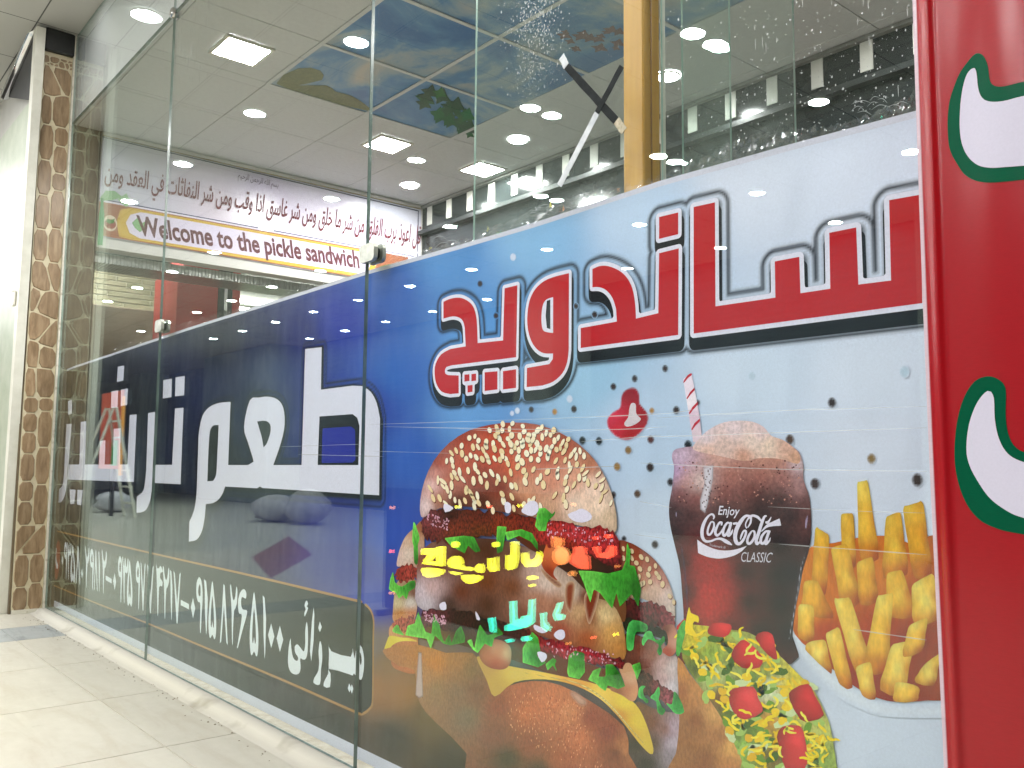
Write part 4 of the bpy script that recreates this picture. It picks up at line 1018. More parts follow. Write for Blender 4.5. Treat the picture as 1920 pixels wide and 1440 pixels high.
for q, (bs, tp_, sh) in enumerate(FR):
    b0, b1 = np.array(bs[:2], float), np.array(bs[2:], float); t0, t1 = np.array(tp_[:2], float), np.array(tp_[2:], float)
    ax = ((t0 + t1) - (b0 + b1)) / 2; up = ax / (np.linalg.norm(ax) + 1e-6)
    pts = [b0, b0 * .5 + t0 * .5 + (-3, 0), t0 - up * 6, t0 * .75 + t1 * .25 + up * 7, t0 * .25 + t1 * .75 + up * 8, t1 - up * 4, b1 * .5 + t1 * .5 + (2, 0), b1]
    hi, mid, lo_ = ((250, 226, 120), (240, 200, 78), (216, 148, 44)) if sh else ((240, 206, 84), (230, 178, 58), (206, 132, 40))
    c = [(*(t0 * .7 + t1 * .3), hi), (*(t0 * .3 + t1 * .7 - up * 12), mid), (*((t0 + b0) / 2 + (6, 0)), mid), (*((t1 + b1) / 2), lo_), (*b0, lo_), (*b1, (178, 84, 28)), (*((t0 + t1 + b0 + b1) / 4), hi if q % 2 else mid)]
    ar('fry', ZR, [tuple(p) for p in pts], [(a, b_, d_) for a, b_, d_ in c], 11 + q * .12, fry, 'fry', 0.0035, 2, rim=(.72, .011))

# ---- straw, cola glass and foam
col_ = grp('cola_print')
stw = ZK([(215, 135), (258, 105), (300, 330), (312, 460), (266, 450)])
area('straw', [stw], idw([(1285, 720, (236, 224, 238)), (1302, 780, (220, 196, 214)), (1310, 820, (224, 206, 216)), (1296, 760, (240, 232, 240))]), 12, col_, 0.003)
flat('straw_stripe', [[ZK(sm([(216, 150), (236, 118), (256, 106), (258, 116), (240, 130), (222, 152)], 2))], [ZK([(232, 232), (250, 200), (272, 178), (274, 190), (254, 212), (236, 236)])], [ZK([(244, 305), (262, 275), (288, 248), (290, 262), (268, 286), (248, 312)])], [ZK([(256, 386), (272, 356), (299, 332), (300, 346), (278, 368), (260, 392)])]], (186, 26, 56), 13, col_)
glass_o = [(160, 530), (166, 496), (200, 480), (300, 470), (600, 455), (720, 460), (780, 485), (803, 515), (818, 570), (818, 640), (850, 740), (856, 900), (842, 1000), (815, 1085), (795, 1180), (775, 1300), (762, 1420), (756, 1560), (214, 1560), (215, 1440), (218, 1320), (210, 1200), (198, 1070), (172, 960), (150, 860), (145, 770), (160, 680), (170, 580)]
ar('glass_body', ZK, glass_o, [(200, 520, (206, 184, 206)), (180, 600, (190, 164, 206)), (400, 520, (214, 172, 158)), (600, 520, (204, 156, 138)), (700, 530, (196, 142, 120)), (790, 560, (214, 196, 204)), (230, 640, (206, 160, 150)), (300, 650, (226, 208, 206)), (450, 620, (176, 116, 104)), (600, 620, (170, 112, 102)), (720, 620, (160, 104, 96)), (800, 680, (176, 136, 136)),
    (200, 710, (110, 42, 36)), (280, 730, (134, 60, 48)), (420, 700, (140, 82, 74)), (560, 690, (120, 68, 62)), (600, 730, (54, 32, 30)), (700, 740, (36, 26, 26)), (820, 760, (100, 60, 58)), (170, 790, (30, 16, 18)), (250, 810, (50, 16, 16)), (420, 790, (26, 18, 20)), (600, 800, (18, 16, 16)), (760, 820, (22, 17, 17)), (420, 860, (18, 14, 15)), (600, 880, (15, 14, 14)), (835, 850, (110, 66, 62)), (830, 960, (72, 46, 46)),
    (180, 900, (24, 16, 20)), (300, 930, (96, 26, 26)), (500, 950, (14, 13, 13)), (700, 960, (15, 13, 13)), (220, 1050, (26, 18, 22)), (310, 1050, (172, 40, 38)), (370, 1080, (176, 46, 42)), (520, 1100, (14, 13, 13)), (700, 1120, (15, 14, 14)), (250, 1200, (26, 20, 22)), (335, 1200, (200, 58, 54)), (400, 1220, (176, 50, 46)), (350, 1290, (196, 56, 52)), (540, 1250, (13, 12, 12)), (700, 1260, (14, 13, 13)), (350, 1380, (160, 46, 42)), (440, 1380, (84, 30, 28)), (240, 1380, (24, 18, 20)), (600, 1400, (24, 20, 20)), (760, 1100, (40, 36, 44)), (750, 1400, (36, 32, 38))], 14, col_, 'foam', 0.0045, 3, rim=(.78, .010))
ar('foam_dome', ZK, [(262, 480), (290, 440), (335, 395), (400, 358), (470, 344), (560, 348), (620, 376), (655, 418), (715, 440), (770, 480), (800, 520), (790, 560), (700, 535), (600, 530), (520, 545), (400, 520), (300, 500)],
   [(330, 430, (222, 206, 212)), (470, 380, (226, 208, 212)), (600, 400, (222, 200, 202)), (560, 450, (230, 210, 200)), (420, 470, (216, 190, 182)), (640, 470, (228, 206, 190)), (730, 480, (214, 176, 160)), (780, 520, (206, 164, 140)), (520, 520, (204, 158, 138)), (340, 490, (224, 190, 176))], 16, col_, 'foam', 0.004, 3, alphaf=fade(0.007))
bub = [];  r_ = random.Random(4)
for i in range(150):
    x = r_.uniform(190, 800); y = r_.uniform(540, 760); rr = r_.uniform(1.6, 5.0)
    bub.append(ZK(ell(x, y, rr, rr, 0, 8)))
flat('bubble', [[p] for p in bub[:90]], (198, 146, 132), 16, col_); flat('bubble', [[p] for p in bub[90:]], (96, 52, 48), 17, col_)
area('gloss', [ZK([(312, 570), (372, 560), (368, 640), (352, 720), (330, 815), (298, 790), (296, 740), (318, 660)])], one((226, 222, 232)), 17, col_, 0.004, alphaf=lambda px, py, sd: np.clip(-sd / 0.006, 0, 1) * .85)
flat('droplet', [[ZK(ell(r_.uniform(312, 358), y, 3.2, 4.2, 0, 8))] for y in np.linspace(585, 800, 34)], (110, 84, 88), 18, col_)
area('gloss', [ZK(stroke([(830, 1000), (805, 1080), (788, 1200), (765, 1330), (745, 1440)], [6, 10, 10, 10, 9]))], one((190, 188, 202)), 17, col_, 0.003, alphaf=lambda px, py, sd: np.clip(-sd / 0.002, 0, 1))
area('gloss', [ZK(ell(180, 812, 5, 20, 0, 12)), ZK(ell(832, 850, 8, 40, 0.1, 12)), ZK(stroke([(175, 560), (168, 660), (155, 760)], [5, 7, 4]))], one((206, 190, 220)), 17, col_, 0.003, alphaf=lambda px, py, sd: np.clip(-sd / 0.002, 0, 1) * .7)
area('gloss', [ZK(stroke([(205, 960), (222, 1080), (236, 1250), (240, 1400)], [10, 14, 14, 12]))], one((74, 56, 110)), 17, col_, 0.003, alphaf=lambda px, py, sd: np.clip(-sd / 0.004, 0, 1) * .6)
LC = (226, 222, 236)
lay = lambda x, y: PY(x, y, layer_y(19))
text('lettering', 'Enjoy', ZL([(415, 455), (765, 470), (790, 275), (430, 255)]), LC, col_, lay, 0.012, 0.12)
text('lettering', 'CLASSIC', ZL([(800, 1200), (1300, 1215), (1345, 1045), (815, 1035)]), (206, 202, 214), col_, lay, 0.0)
text('lettering', 'Trademark ®', ZL([(268, 932), (540, 985), (548, 940), (275, 888)]), (190, 184, 196), col_, lay, 0.0)
script = [stroke([(335, 485), (350, 440), (325, 400), (275, 410), (215, 480), (165, 590), (145, 700), (160, 800), (215, 855), (300, 850), (390, 815), (470, 815), (540, 850), (600, 885), (655, 918)], [16, 34, 34, 30, 44, 56, 58, 52, 44, 34, 34, 44, 62, 54, 8]),
    stroke([(300, 520), (345, 540), (345, 620), (300, 720), (255, 745), (240, 690), (262, 600), (300, 525)], [22, 30, 34, 36, 36, 34, 34, 24]),
    stroke([(470, 590), (480, 540), (440, 540), (395, 620), (370, 710), (400, 755), (450, 720), (500, 640)], [26, 34, 34, 38, 44, 44, 30, 18]),
    stroke([(620, 560), (580, 540), (530, 600), (500, 700), (520, 760), (570, 710), (620, 600), (640, 540)], [26, 34, 40, 44, 44, 36, 36, 34]), stroke([(640, 530), (600, 680), (590, 760), (640, 720), (665, 650)], [44, 50, 48, 34, 16]),
    stroke([(672, 560), (740, 545)], [38, 38], smooth=False),
    stroke([(900, 640), (880, 570), (920, 480), (970, 430), (965, 540), (915, 625)], [16, 22, 26, 30, 34, 16]),
    stroke([(960, 425), (880, 430), (800, 520), (730, 650), (705, 780), (730, 880), (790, 890), (860, 800), (890, 690), (850, 680), (810, 760), (790, 830)], [26, 44, 64, 70, 66, 62, 50, 40, 36, 30, 34, 12]),
    stroke([(960, 430), (1010, 420), (1090, 450), (1150, 520)], [30, 40, 46, 24]),
    stroke([(985, 680), (1030, 690), (1030, 780), (980, 870), (930, 895), (910, 840), (940, 750), (990, 680)], [24, 34, 40, 44, 44, 42, 38, 26]),
    stroke([(1240, 430), (1200, 440), (1150, 560), (1100, 720), (1060, 850), (1080, 900), (1130, 850)], [20, 40, 52, 54, 52, 46, 14]),
    stroke([(1215, 540), (1270, 520), (1320, 430)], [46, 36, 8]), stroke([(1150, 690), (1240, 600), (1350, 560), (1470, 530)], [10, 46, 80, 130]),
    stroke([(1270, 690), (1220, 690), (1150, 780), (1140, 870), (1180, 890), (1240, 800), (1280, 690)], [28, 36, 44, 46, 42, 36, 34]), stroke([(1285, 670), (1230, 830), (1220, 900), (1280, 850), (1300, 790)], [44, 48, 46, 30, 12])]
area('lettering', [ZL(p) for p in script], one(LC), 19, col_, 0.0016)
flat('swoosh', [[ZL([(65, 825)] + sm([(160, 895), (280, 955), (420, 1000), (560, 1010), (720, 990), (905, 930)], 3, False) + sm([(820, 1020), (700, 1090), (540, 1135), (400, 1145), (250, 1120), (130, 1075), (80, 1050)], 3, False))]], LC, 19, col_)

# ---- taco
tac = grp('taco_print')
ar('corner_red', ZT, [(285, 320), (345, 260), (395, 350), (340, 380)], (190, 28, 32), 15, tac, smooth=0)
ar('shell', ZT, [(300, 500), (370, 600), (440, 690), (520, 800), (590, 910), (650, 1030), (700, 1150), (730, 1260), (250, 1260), (290, 1100), (310, 900), (305, 700)],
   [(330, 580, (198, 142, 80)), (330, 720, (166, 106, 62)), (400, 720, (196, 142, 86)), (420, 900, (150, 98, 60)), (520, 860, (212, 164, 104)), (340, 1000, (160, 112, 70)), (560, 1000, (172, 120, 74)), (640, 1060, (220, 172, 104)), (480, 1140, (150, 100, 62)), (620, 1180, (190, 136, 82))], 20, tac, 'bread', 0.005, 2)
ar('filling', ZT, [(345, 290), (380, 300), (480, 310), (600, 330), (740, 350), (850, 420), (960, 520), (1060, 620), (1140, 700), (1210, 840), (1250, 950), (1290, 1200), (1290, 1260), (730, 1260), (700, 1150), (640, 1020), (560, 860), (470, 730), (390, 620), (330, 510), (330, 400)],
   [(420, 400, (206, 190, 40)), (500, 480, (150, 176, 70)), (420, 560, (96, 110, 40)), (520, 640, (190, 200, 130)), (560, 760, (130, 90, 50)), (640, 900, (90, 120, 40)), (760, 640, (110, 140, 50)), (860, 700, (214, 220, 190)), (860, 580, (150, 160, 70)), (760, 960, (110, 140, 60)), (720, 1060, (150, 190, 90)), (1000, 700, (216, 196, 40)), (1150, 960, (190, 196, 110)), (1150, 1140, (150, 180, 90)), (860, 900, (200, 150, 60)), (900, 1120, (130, 110, 60)), (1050, 560, (220, 204, 60))], 21, tac, 'leaf', 0.005, 2)
rt = random.Random(12)
def squig(T, n, box_, w, ln, cols, k, parent, nm, edge=None):
    groups = {}
    for i in range(n):
        while True:
            x, y = rt.uniform(box_[0], box_[2]), rt.uniform(box_[1], box_[3])
            lo__ = np.interp(x, [330, 480, 640, 740], [300, 740, 1020, 1300]) if x < 740 else 1300
            up__ = np.interp(x, [330, 740, 960, 1140, 1260], [300, 350, 520, 700, 960])
            if up__ + 8 < y < lo__ - 8: break
        a = rt.uniform(0, 6.28); pts = [(x, y)]
        for s_ in range(4):
            a += rt.uniform(-.9, .9); pts.append((pts[-1][0] + math.cos(a) * ln, pts[-1][1] + math.sin(a) * ln * .8))
        groups.setdefault(rt.randrange(len(cols)), []).append([T(stroke(pts, [w * .6, w, w * .9, w * .4], 3))])
    for g_, lst in groups.items(): flat(nm, lst, cols[g_], k + g_, parent)
squig(ZT, 80, (340, 310, 1270, 1240), 46, 26, [(120, 160, 56), (170, 200, 110), (206, 220, 170), (84, 116, 40)], 22, tac, 'lettuce_shred')
squig(ZT, 34, (340, 310, 1270, 1200), 54, 15, [(236, 206, 30), (226, 186, 40)], 24.5, tac, 'cheese_patch')
squig(ZT, 90, (340, 310, 1270, 1200), 19, 24, [(238, 214, 24), (228, 196, 20), (244, 226, 70)], 25, tac, 'cheese_shred')
for q, (pts, c) in enumerate([([(485, 340), (520, 292), (625, 298), (630, 340), (590, 380), (500, 365)], (206, 40, 44)), ([(780, 385), (830, 345), (888, 362), (905, 440), (918, 520), (860, 490)], (204, 44, 50)), ([(630, 490), (690, 400), (740, 412), (825, 500), (808, 568), (700, 570)], (200, 32, 40)), ([(620, 740), (640, 700), (770, 686), (800, 760), (830, 840), (720, 892), (660, 862), (625, 800)], (212, 56, 60)), ([(992, 760), (1010, 705), (1110, 668), (1150, 740), (1208, 860), (1130, 900), (1060, 890)], (188, 20, 32)), ([(915, 1000), (950, 935), (1060, 930), (1090, 1010), (1105, 1120), (1085, 1200), (970, 1200), (940, 1080)], (206, 50, 54))]):
    m_ = np.mean(pts, 0)
    ar('tomato', ZT, pts, [(*m_, c), (pts[0][0], pts[0][1], tuple(int(v * .78) for v in c)), (m_[0] + 20, m_[1] - 25, tuple(min(255, int(v * 1.1 + 22)) for v in c)), (pts[-1][0], pts[-1][1], tuple(int(v * .85) for v in c))], 28, tac, 'flat', 0.003, 2, rim=(.78, .010))
squig(ZT, 34, (400, 330, 1250, 1200), 17, 24, [(240, 218, 30), (246, 230, 90)], 29, tac, 'cheese_shred')
ar('lettuce', ZT, [(290, 480), (300, 340), (345, 270), (350, 340), (330, 420), (310, 495)], (84, 170, 70), 28, tac, 'leaf', 0.004, 2)
ar('cheese_shred', ZT, [(345, 330), (358, 240), (372, 190), (382, 230), (430, 250), (428, 290), (400, 280), (395, 330), (430, 380), (360, 360)], (238, 212, 30), 29, tac, 'flat', 0.004, 2)

# ---- burgers
def lettuce(T, pts, k, parent, c=(70, 150, 50), c2=(110, 190, 84), smooth=1):
    m_ = np.mean(pts, 0)
    return ar('lettuce', T, pts, [(*m_, c), (pts[0][0], pts[0][1], c2), (pts[len(pts) // 2][0], pts[len(pts) // 2][1], tuple(int(v * .72) for v in c)), (pts[-1][0], pts[-1][1], c2)], k, parent, 'leaf', 0.003, smooth, rim=(1.45, .006))
def seeds(lst, k, parent, col=(236, 220, 186)):
    flat('sesame_seed', [[ell(x + .9, y + 1.2, rx * 1.12, ry * 1.1, ro, 10)] for x, y, rx, ry, ro in lst], (112, 54, 30), k, parent)
    flat('sesame_seed', [[ell(x, y, rx, ry, ro, 10)] for x, y, rx, ry, ro in lst], col, k + 1, parent)
# right hand burger, behind
rb = grp('burger_print')
ar('bun', Z2, [(800, 360), (880, 340), (1000, 400), (1120, 500), (1210, 630), (1260, 760), (1285, 880), (1285, 1000), (1240, 960), (1160, 880), (1060, 840), (960, 810), (880, 830), (840, 700)],
   [(900, 400, (150, 70, 46)), (1000, 440, (156, 72, 46)), (1100, 560, (166, 82, 56)), (1180, 660, (200, 140, 130)), (1230, 800, (222, 200, 196)), (1120, 740, (206, 176, 160)), (1000, 700, (176, 120, 90)), (900, 640, (140, 70, 44)), (1000, 800, (206, 180, 160)), (1270, 930, (214, 200, 190))], 16, rb, 'bread', 0.004, rim=(.65, .025))
rs = random.Random(31)
seeds([(*Z2([(x, y)])[0], rs.uniform(3, 4.2), rs.uniform(5, 6.5), rs.uniform(-.6, .3)) for x, y in [(850, 400), (920, 420), (920, 480), (1000, 470), (1050, 490), (960, 520), (990, 570), (1070, 570), (1120, 545), (980, 640), (1020, 690), (1075, 680), (1060, 620), (1150, 640), (1240, 800), (850, 480), (1000, 700), (1180, 700), (1275, 850), (1130, 610)]], 17, rb, (216, 196, 160))
ar('patty', Z2, [(840, 850), (900, 810), (1000, 850), (1100, 850), (1200, 900), (1270, 980), (1285, 1060), (1220, 1090), (1100, 1060), (960, 1000), (850, 970)], [(900, 900, (84, 26, 26)), (1050, 930, (110, 36, 46)), (1200, 980, (130, 60, 70)), (1100, 1030, (70, 30, 26)), (900, 960, (60, 24, 22))], 18, rb, 'sauce', 0.004)
ar('shadow', Z2, [(850, 960), (960, 990), (1100, 1050), (1230, 1090), (1220, 1220), (1180, 1160), (1000, 1120), (870, 1100)], (40, 40, 24), 17, rb, cell=0.004)
ar('sausage', Z2, [(1180, 1060), (1270, 1040), (1305, 1130), (1300, 1250), (1250, 1310), (1190, 1280), (1180, 1250), (1225, 1200), (1215, 1110)], [(1210, 1090, (110, 50, 34)), (1280, 1120, (196, 140, 120)), (1290, 1200, (206, 160, 140)), (1230, 1270, (170, 70, 44))], 20, rb, cell=0.004)
ar('bun', Z2, [(860, 1120), (1000, 1140), (1180, 1180), (1240, 1310), (1300, 1300), (1310, 1440), (1312, 1620), (1290, 1700), (1180, 1640), (1040, 1540), (860, 1420)], [(900, 1200, (96, 50, 32)), (1000, 1240, (126, 66, 44)), (1100, 1300, (150, 96, 74)), (1180, 1350, (196, 164, 160)), (1270, 1400, (220, 206, 206)), (1270, 1560, (216, 208, 214)), (950, 1360, (104, 52, 34)), (1050, 1440, (120, 66, 46)), (1180, 1500, (190, 160, 160))], 18, rb, 'bread', 0.005, rim=(.65, .025))
ar('patty', Z4, [(1090, 520), (1200, 530), (1330, 630), (1440, 690), (1470, 780), (1440, 820), (1300, 780), (1180, 740), (1090, 700)], [(1150, 600, (80, 56, 40)), (1300, 680, (120, 60, 66)), (1420, 760, (150, 80, 90)), (1150, 700, (84, 64, 44))], 20, rb, 'sauce', 0.004)
ar('bun', Z4, [(1090, 800), (1250, 860), (1400, 900), (1560, 930), (1590, 1100), (1530, 1380), (1500, 1560), (1000, 1560), (1010, 1080), (1100, 1000)], [(1150, 900, (126, 92, 60)), (1250, 1000, (130, 84, 56)), (1380, 1060, (140, 96, 80)), (1450, 1050, (186, 166, 180)), (1460, 1200, (190, 176, 190)), (1250, 1200, (100, 76, 54)), (1100, 1200, (70, 66, 48)), (1450, 1330, (150, 140, 146)), (1200, 1400, (66, 62, 48))], 17, rb, 'bread', 0.006)
for T, p in ((Z2, [(880, 1080), (930, 1000), (1050, 1040), (1040, 1100), (960, 1100), (940, 1180), (930, 1250), (880, 1250)]), (Z2, [(1005, 1180), (1040, 1100), (1090, 1100), (1110, 1160), (1160, 1170), (1190, 1130), (1200, 1180), (1165, 1220), (1178, 1260), (1158, 1305), (1132, 1260), (1150, 1210), (1060, 1160), (1020, 1220)]),
             (Z4, [(1115, 700), (1140, 650), (1195, 650), (1160, 680), (1175, 760), (1215, 780), (1200, 820), (1160, 780), (1120, 760)]), (Z4, [(1225, 760), (1270, 720), (1310, 650), (1325, 720), (1310, 780), (1350, 860), (1380, 870), (1350, 930), (1300, 900), (1290, 800)]), (Z4, [(1370, 800), (1440, 830), (1460, 700), (1510, 760), (1560, 900), (1480, 920), (1430, 870)])):
    lettuce(T, p, 22, rb, (50, 150, 64), (90, 190, 100), 2)
# left hand burger, behind
lb = grp('burger_print')
ar('bun', Z1, [(420, 180), (340, 230), (270, 300), (225, 400), (200, 500), (205, 550), (300, 540), (420, 540)], [(230, 450, (214, 190, 180)), (280, 330, (206, 180, 160)), (340, 300, (190, 150, 120)), (400, 230, (150, 90, 60)), (300, 450, (216, 200, 190)), (390, 480, (160, 100, 80))], 16, lb, 'bread', 0.005)
ar('patty', Z1, [(195, 600), (230, 535), (320, 545), (400, 540), (400, 640), (330, 665), (230, 670), (190, 650)], [(230, 600, (130, 44, 36)), (300, 590, (160, 66, 60)), (380, 600, (140, 56, 46))], 17, lb, 'sauce', 0.005)
ar('bun', Z1, [(190, 700), (260, 660), (360, 660), (370, 900), (330, 1020), (250, 1060), (170, 1010), (165, 930)], [(210, 850, (206, 196, 160)), (260, 790, (150, 110, 70)), (310, 850, (214, 210, 206)), (230, 960, (190, 130, 66)), (340, 780, (110, 50, 24)), (320, 960, (196, 130, 90))], 16, lb, 'bread', 0.005)
ar('patty', Z1, [(170, 1000), (260, 985), (380, 990), (400, 1080), (280, 1100), (180, 1080)], [(230, 1030, (170, 90, 80)), (340, 1040, (150, 80, 70))], 17, lb, 'sauce', 0.005)
ar('bun', Z3, [(150, 110), (200, 60), (400, 100), (430, 240), (420, 430), (400, 530), (250, 500), (175, 440), (165, 260)], [(200, 150, (200, 150, 110)), (210, 320, (150, 84, 56)), (300, 300, (186, 124, 82)), (320, 420, (180, 110, 70)), (390, 380, (190, 120, 76))], 16, lb, 'bread', 0.006)
for T, p in ((Z1, [(130, 740), (165, 590), (180, 680), (240, 720), (300, 680), (350, 670), (350, 730), (300, 760), (280, 830), (250, 790), (215, 820), (190, 770)]), (Z1, [(340, 170), (370, 240), (390, 310), (375, 370), (380, 520), (345, 520), (340, 380), (328, 330)]), (Z3, [(180, 120), (230, 55), (260, 110), (300, 160), (250, 150)])):
    lettuce(T, p, 19, lb, (60, 150, 50), (120, 200, 90), 2)
ar('cheese', Z3, [(105, 300), (130, 220), (160, 165), (260, 180), (360, 190), (435, 225), (330, 215), (240, 225), (180, 260), (150, 300)], [(150, 230, (206, 190, 70)), (300, 195, (220, 206, 90)), (400, 215, (206, 180, 80))], 20, lb, cell=0.005)
# main burger
bg = grp('burger_print')
ar('bun', Z3, [(80, 300), (430, 250), (700, 330), (960, 330), (1060, 500), (1170, 740), (1300, 650), (1543, 600), (1800, 640), (2100, 800), (2420, 1040), (2460, 1300), (2440, 1560), (1000, 1640), (900, 1300), (600, 1000), (440, 800), (400, 500), (250, 460)],
   [(440, 320, (176, 120, 70)), (600, 420, (186, 122, 62)), (800, 420, (164, 116, 76)), (950, 500, (132, 104, 76)), (500, 560, (170, 124, 84)), (600, 700, (146, 116, 86)), (800, 700, (134, 104, 84)), (1000, 700, (128, 90, 70)), (1200, 820, (150, 86, 64)), (1400, 700, (180, 104, 72)), (1500, 900, (196, 116, 76)), (1700, 800, (202, 124, 84)), (1900, 900, (206, 140, 98)), (2100, 950, (150, 84, 64)), (2000, 1150, (196, 124, 84)), (2250, 1100, (146, 82, 64)), (2350, 1300, (128, 78, 56)), (2430, 1250, (190, 130, 84)), (900, 950, (128, 110, 90)), (1200, 1100, (136, 88, 68)), (1500, 1200, (150, 92, 66)), (1800, 1350, (170, 104, 70)), (1300, 1350, (84, 76, 56)), (1600, 1480, (84, 74, 54))], 22, bg, 'bread', 0.007, 2)
fp = []; rf = random.Random(8)      # pores of the bread
for i in range(520):
    x, y = rf.uniform(1300, 2250), rf.uniform(700, 1440)
    if y < 620 + (x - 1300) * .28 or y > 1120 + (x - 1300) * .5 or x > 2000 + (y - 800) * .35: continue
    fp.append([Z3(ell(x, y, rf.uniform(2.5, 5), rf.uniform(6, 15), rf.uniform(-.3, .3), 6))])
flat('pore', fp[::2], (226, 164, 122), 23, bg); flat('pore', fp[1::2], (160, 84, 58), 23, bg)
area('gloss', [Z3([(430, 310), (470, 320), (486, 760), (440, 775), (400, 745)])], one((196, 178, 176)), 23, bg, 0.004, alphaf=lambda px, py, sd: np.clip(-sd / .007, 0, 1) * .8)
area('gloss', [Z4(sm([(440, 710), (510, 680), (630, 790), (600, 860), (520, 830)], 3))], one((214, 180, 160)), 24, bg, 0.004, alphaf=lambda px, py, sd: np.clip(-sd / .012, 0, 1) * .7)
ar('sausage', Z3, [(1020, 330), (1060, 250), (1160, 200), (1260, 220), (1325, 280), (1330, 380), (1310, 450), (1250, 490), (1140, 480), (1050, 420)], [(1080, 320, (176, 110, 84)), (1200, 300, (196, 136, 106)), (1290, 340, (206, 176, 140)), (1180, 430, (180, 96, 78)), (1240, 450, (186, 110, 90))], 26, bg, cell=0.004, rim=(.6, .02))
ar('cheese', ZB, [(410, 1000), (450, 1010), (540, 1035), (650, 1055), (760, 1078), (860, 1100), (960, 1135), (1040, 1185), (1082, 1260), (1112, 1362), (1100, 1385), (1050, 1335), (980, 1245), (900, 1165), (800, 1112), (680, 1088), (560, 1100), (482, 1157), (450, 1090)],
   [(450, 1040, (190, 156, 90)), (490, 1120, (196, 164, 84)), (560, 1060, (214, 186, 90)), (680, 1075, (232, 200, 96)), (800, 1098, (230, 184, 90)), (900, 1140, (236, 206, 100)), (1000, 1180, (230, 208, 84)), (1050, 1260, (224, 200, 80)), (1090, 1350, (216, 190, 80)), (980, 1235, (206, 150, 70)), (800, 1112, (210, 140, 70)), (1020, 1300, (210, 170, 70))], 25, bg, cell=0.005)
area('cheese_edge', [ZB(stroke([(600, 1062), (700, 1080), (800, 1100), (880, 1140), (950, 1200), (1010, 1270), (1080, 1350)], [3, 6, 8, 9, 8, 7, 4]))], one((244, 226, 150)), 26, bg, 0.003, alphaf=lambda px, py, sd: np.clip(-sd / .002, 0, 1))
ar('sausage', Z4, [(930, 480), (990, 430), (1050, 440), (1090, 560), (1115, 680), (1090, 780), (1040, 795), (960, 740), (830, 680), (900, 650), (980, 640), (960, 560)], [(1000, 480, (206, 166, 130)), (1040, 580, (212, 170, 140)), (1080, 720, (214, 160, 120)), (930, 700, (150, 96, 66)), (1000, 680, (190, 130, 96))], 26, bg, cell=0.004)
# heel, middle bun and patties
ar('shadow', Z1, [(380, 1000), (560, 900), (900, 920), (1120, 1010), (1500, 1240), (1900, 1400), (2050, 1440), (2040, 1620), (1700, 1560), (1300, 1380), (900, 1260), (600, 1180), (400, 1160)], [(450, 1080, (110, 70, 50)), (700, 1080, (66, 32, 24)), (1000, 1120, (80, 44, 34)), (1400, 1340, (110, 66, 50)), (1800, 1480, (120, 72, 54)), (600, 1140, (110, 80, 56))], 24, bg, cell=0.006)
ar('bun', ZB, [(172, 690), (180, 600), (230, 545), (330, 530), (480, 530), (600, 560), (700, 620), (790, 680), (870, 760), (940, 780), (985, 850), (1002, 940), (995, 1010), (900, 985), (780, 955), (690, 925), (600, 890), (430, 830), (300, 810), (200, 815), (166, 770)],
   [(185, 740, (206, 190, 200)), (230, 720, (196, 166, 166)), (200, 620, (150, 90, 70)), (260, 640, (110, 56, 26)), (350, 600, (96, 48, 20)), (450, 580, (84, 40, 18)), (450, 700, (116, 62, 26)), (350, 740, (110, 56, 30)), (550, 720, (120, 70, 40)), (560, 620, (100, 54, 24)), (640, 650, (200, 170, 160)), (690, 700, (216, 196, 186)), (660, 780, (176, 124, 100)), (730, 800, (166, 112, 86)), (790, 740, (206, 190, 176)), (820, 820, (206, 170, 130)), (840, 760, (120, 56, 30)), (860, 840, (140, 76, 44)), (920, 830, (220, 196, 150)), (950, 900, (206, 160, 96)), (980, 970, (196, 140, 76)), (850, 930, (170, 96, 56)), (740, 900, (160, 80, 60)), (600, 840, (130, 80, 60)), (450, 790, (90, 52, 34)), (300, 790, (80, 46, 36)), (200, 790, (206, 196, 206))], 26, bg, 'bread', 0.005, 2, rim=(.7, .03))
for p, c in (([(365, 700), (440, 690), (420, 900), (400, 940), (360, 860)], (140, 70, 44)), ([(520, 800), (590, 720), (650, 760), (600, 960), (560, 1040), (530, 940)], (130, 56, 30)), ([(150, 560), (260, 640), (330, 700), (300, 730), (200, 650)], (120, 46, 30))):
    ar('sauce_drip', Z2, p, c, 27, bg, cell=0.004, alphaf=fade(0.008), under=lambda px, py, sd: np.broadcast_to(np.array(lin((196, 160, 130))), px.shape + (3,)))
ar('shadow', ZB, [(560, 520), (700, 540), (800, 560), (960, 600), (990, 680), (1000, 860), (900, 800), (780, 690), (660, 600)], [(650, 560, (96, 44, 26)), (800, 620, (70, 34, 22)), (950, 650, (56, 30, 22)), (960, 800, (120, 76, 44))], 25.5, bg, cell=0.005)
ar('patty', ZB, [(185, 850), (215, 812), (330, 812), (440, 842), (560, 880), (680, 925), (820, 960), (990, 1012), (985, 1040), (900, 1032), (780, 1010), (690, 985), (600, 955), (430, 905), (300, 890), (200, 880)],
   [(220, 840, (120, 60, 70)), (260, 850, (96, 44, 50)), (330, 850, (56, 24, 18)), (450, 870, (44, 22, 16)), (560, 910, (70, 34, 30)), (680, 955, (150, 34, 44)), (780, 980, (176, 50, 66)), (880, 1000, (170, 44, 60)), (960, 1022, (140, 34, 44))], 28, bg, 'sauce', 0.004, 2, rim=(.55, .012))
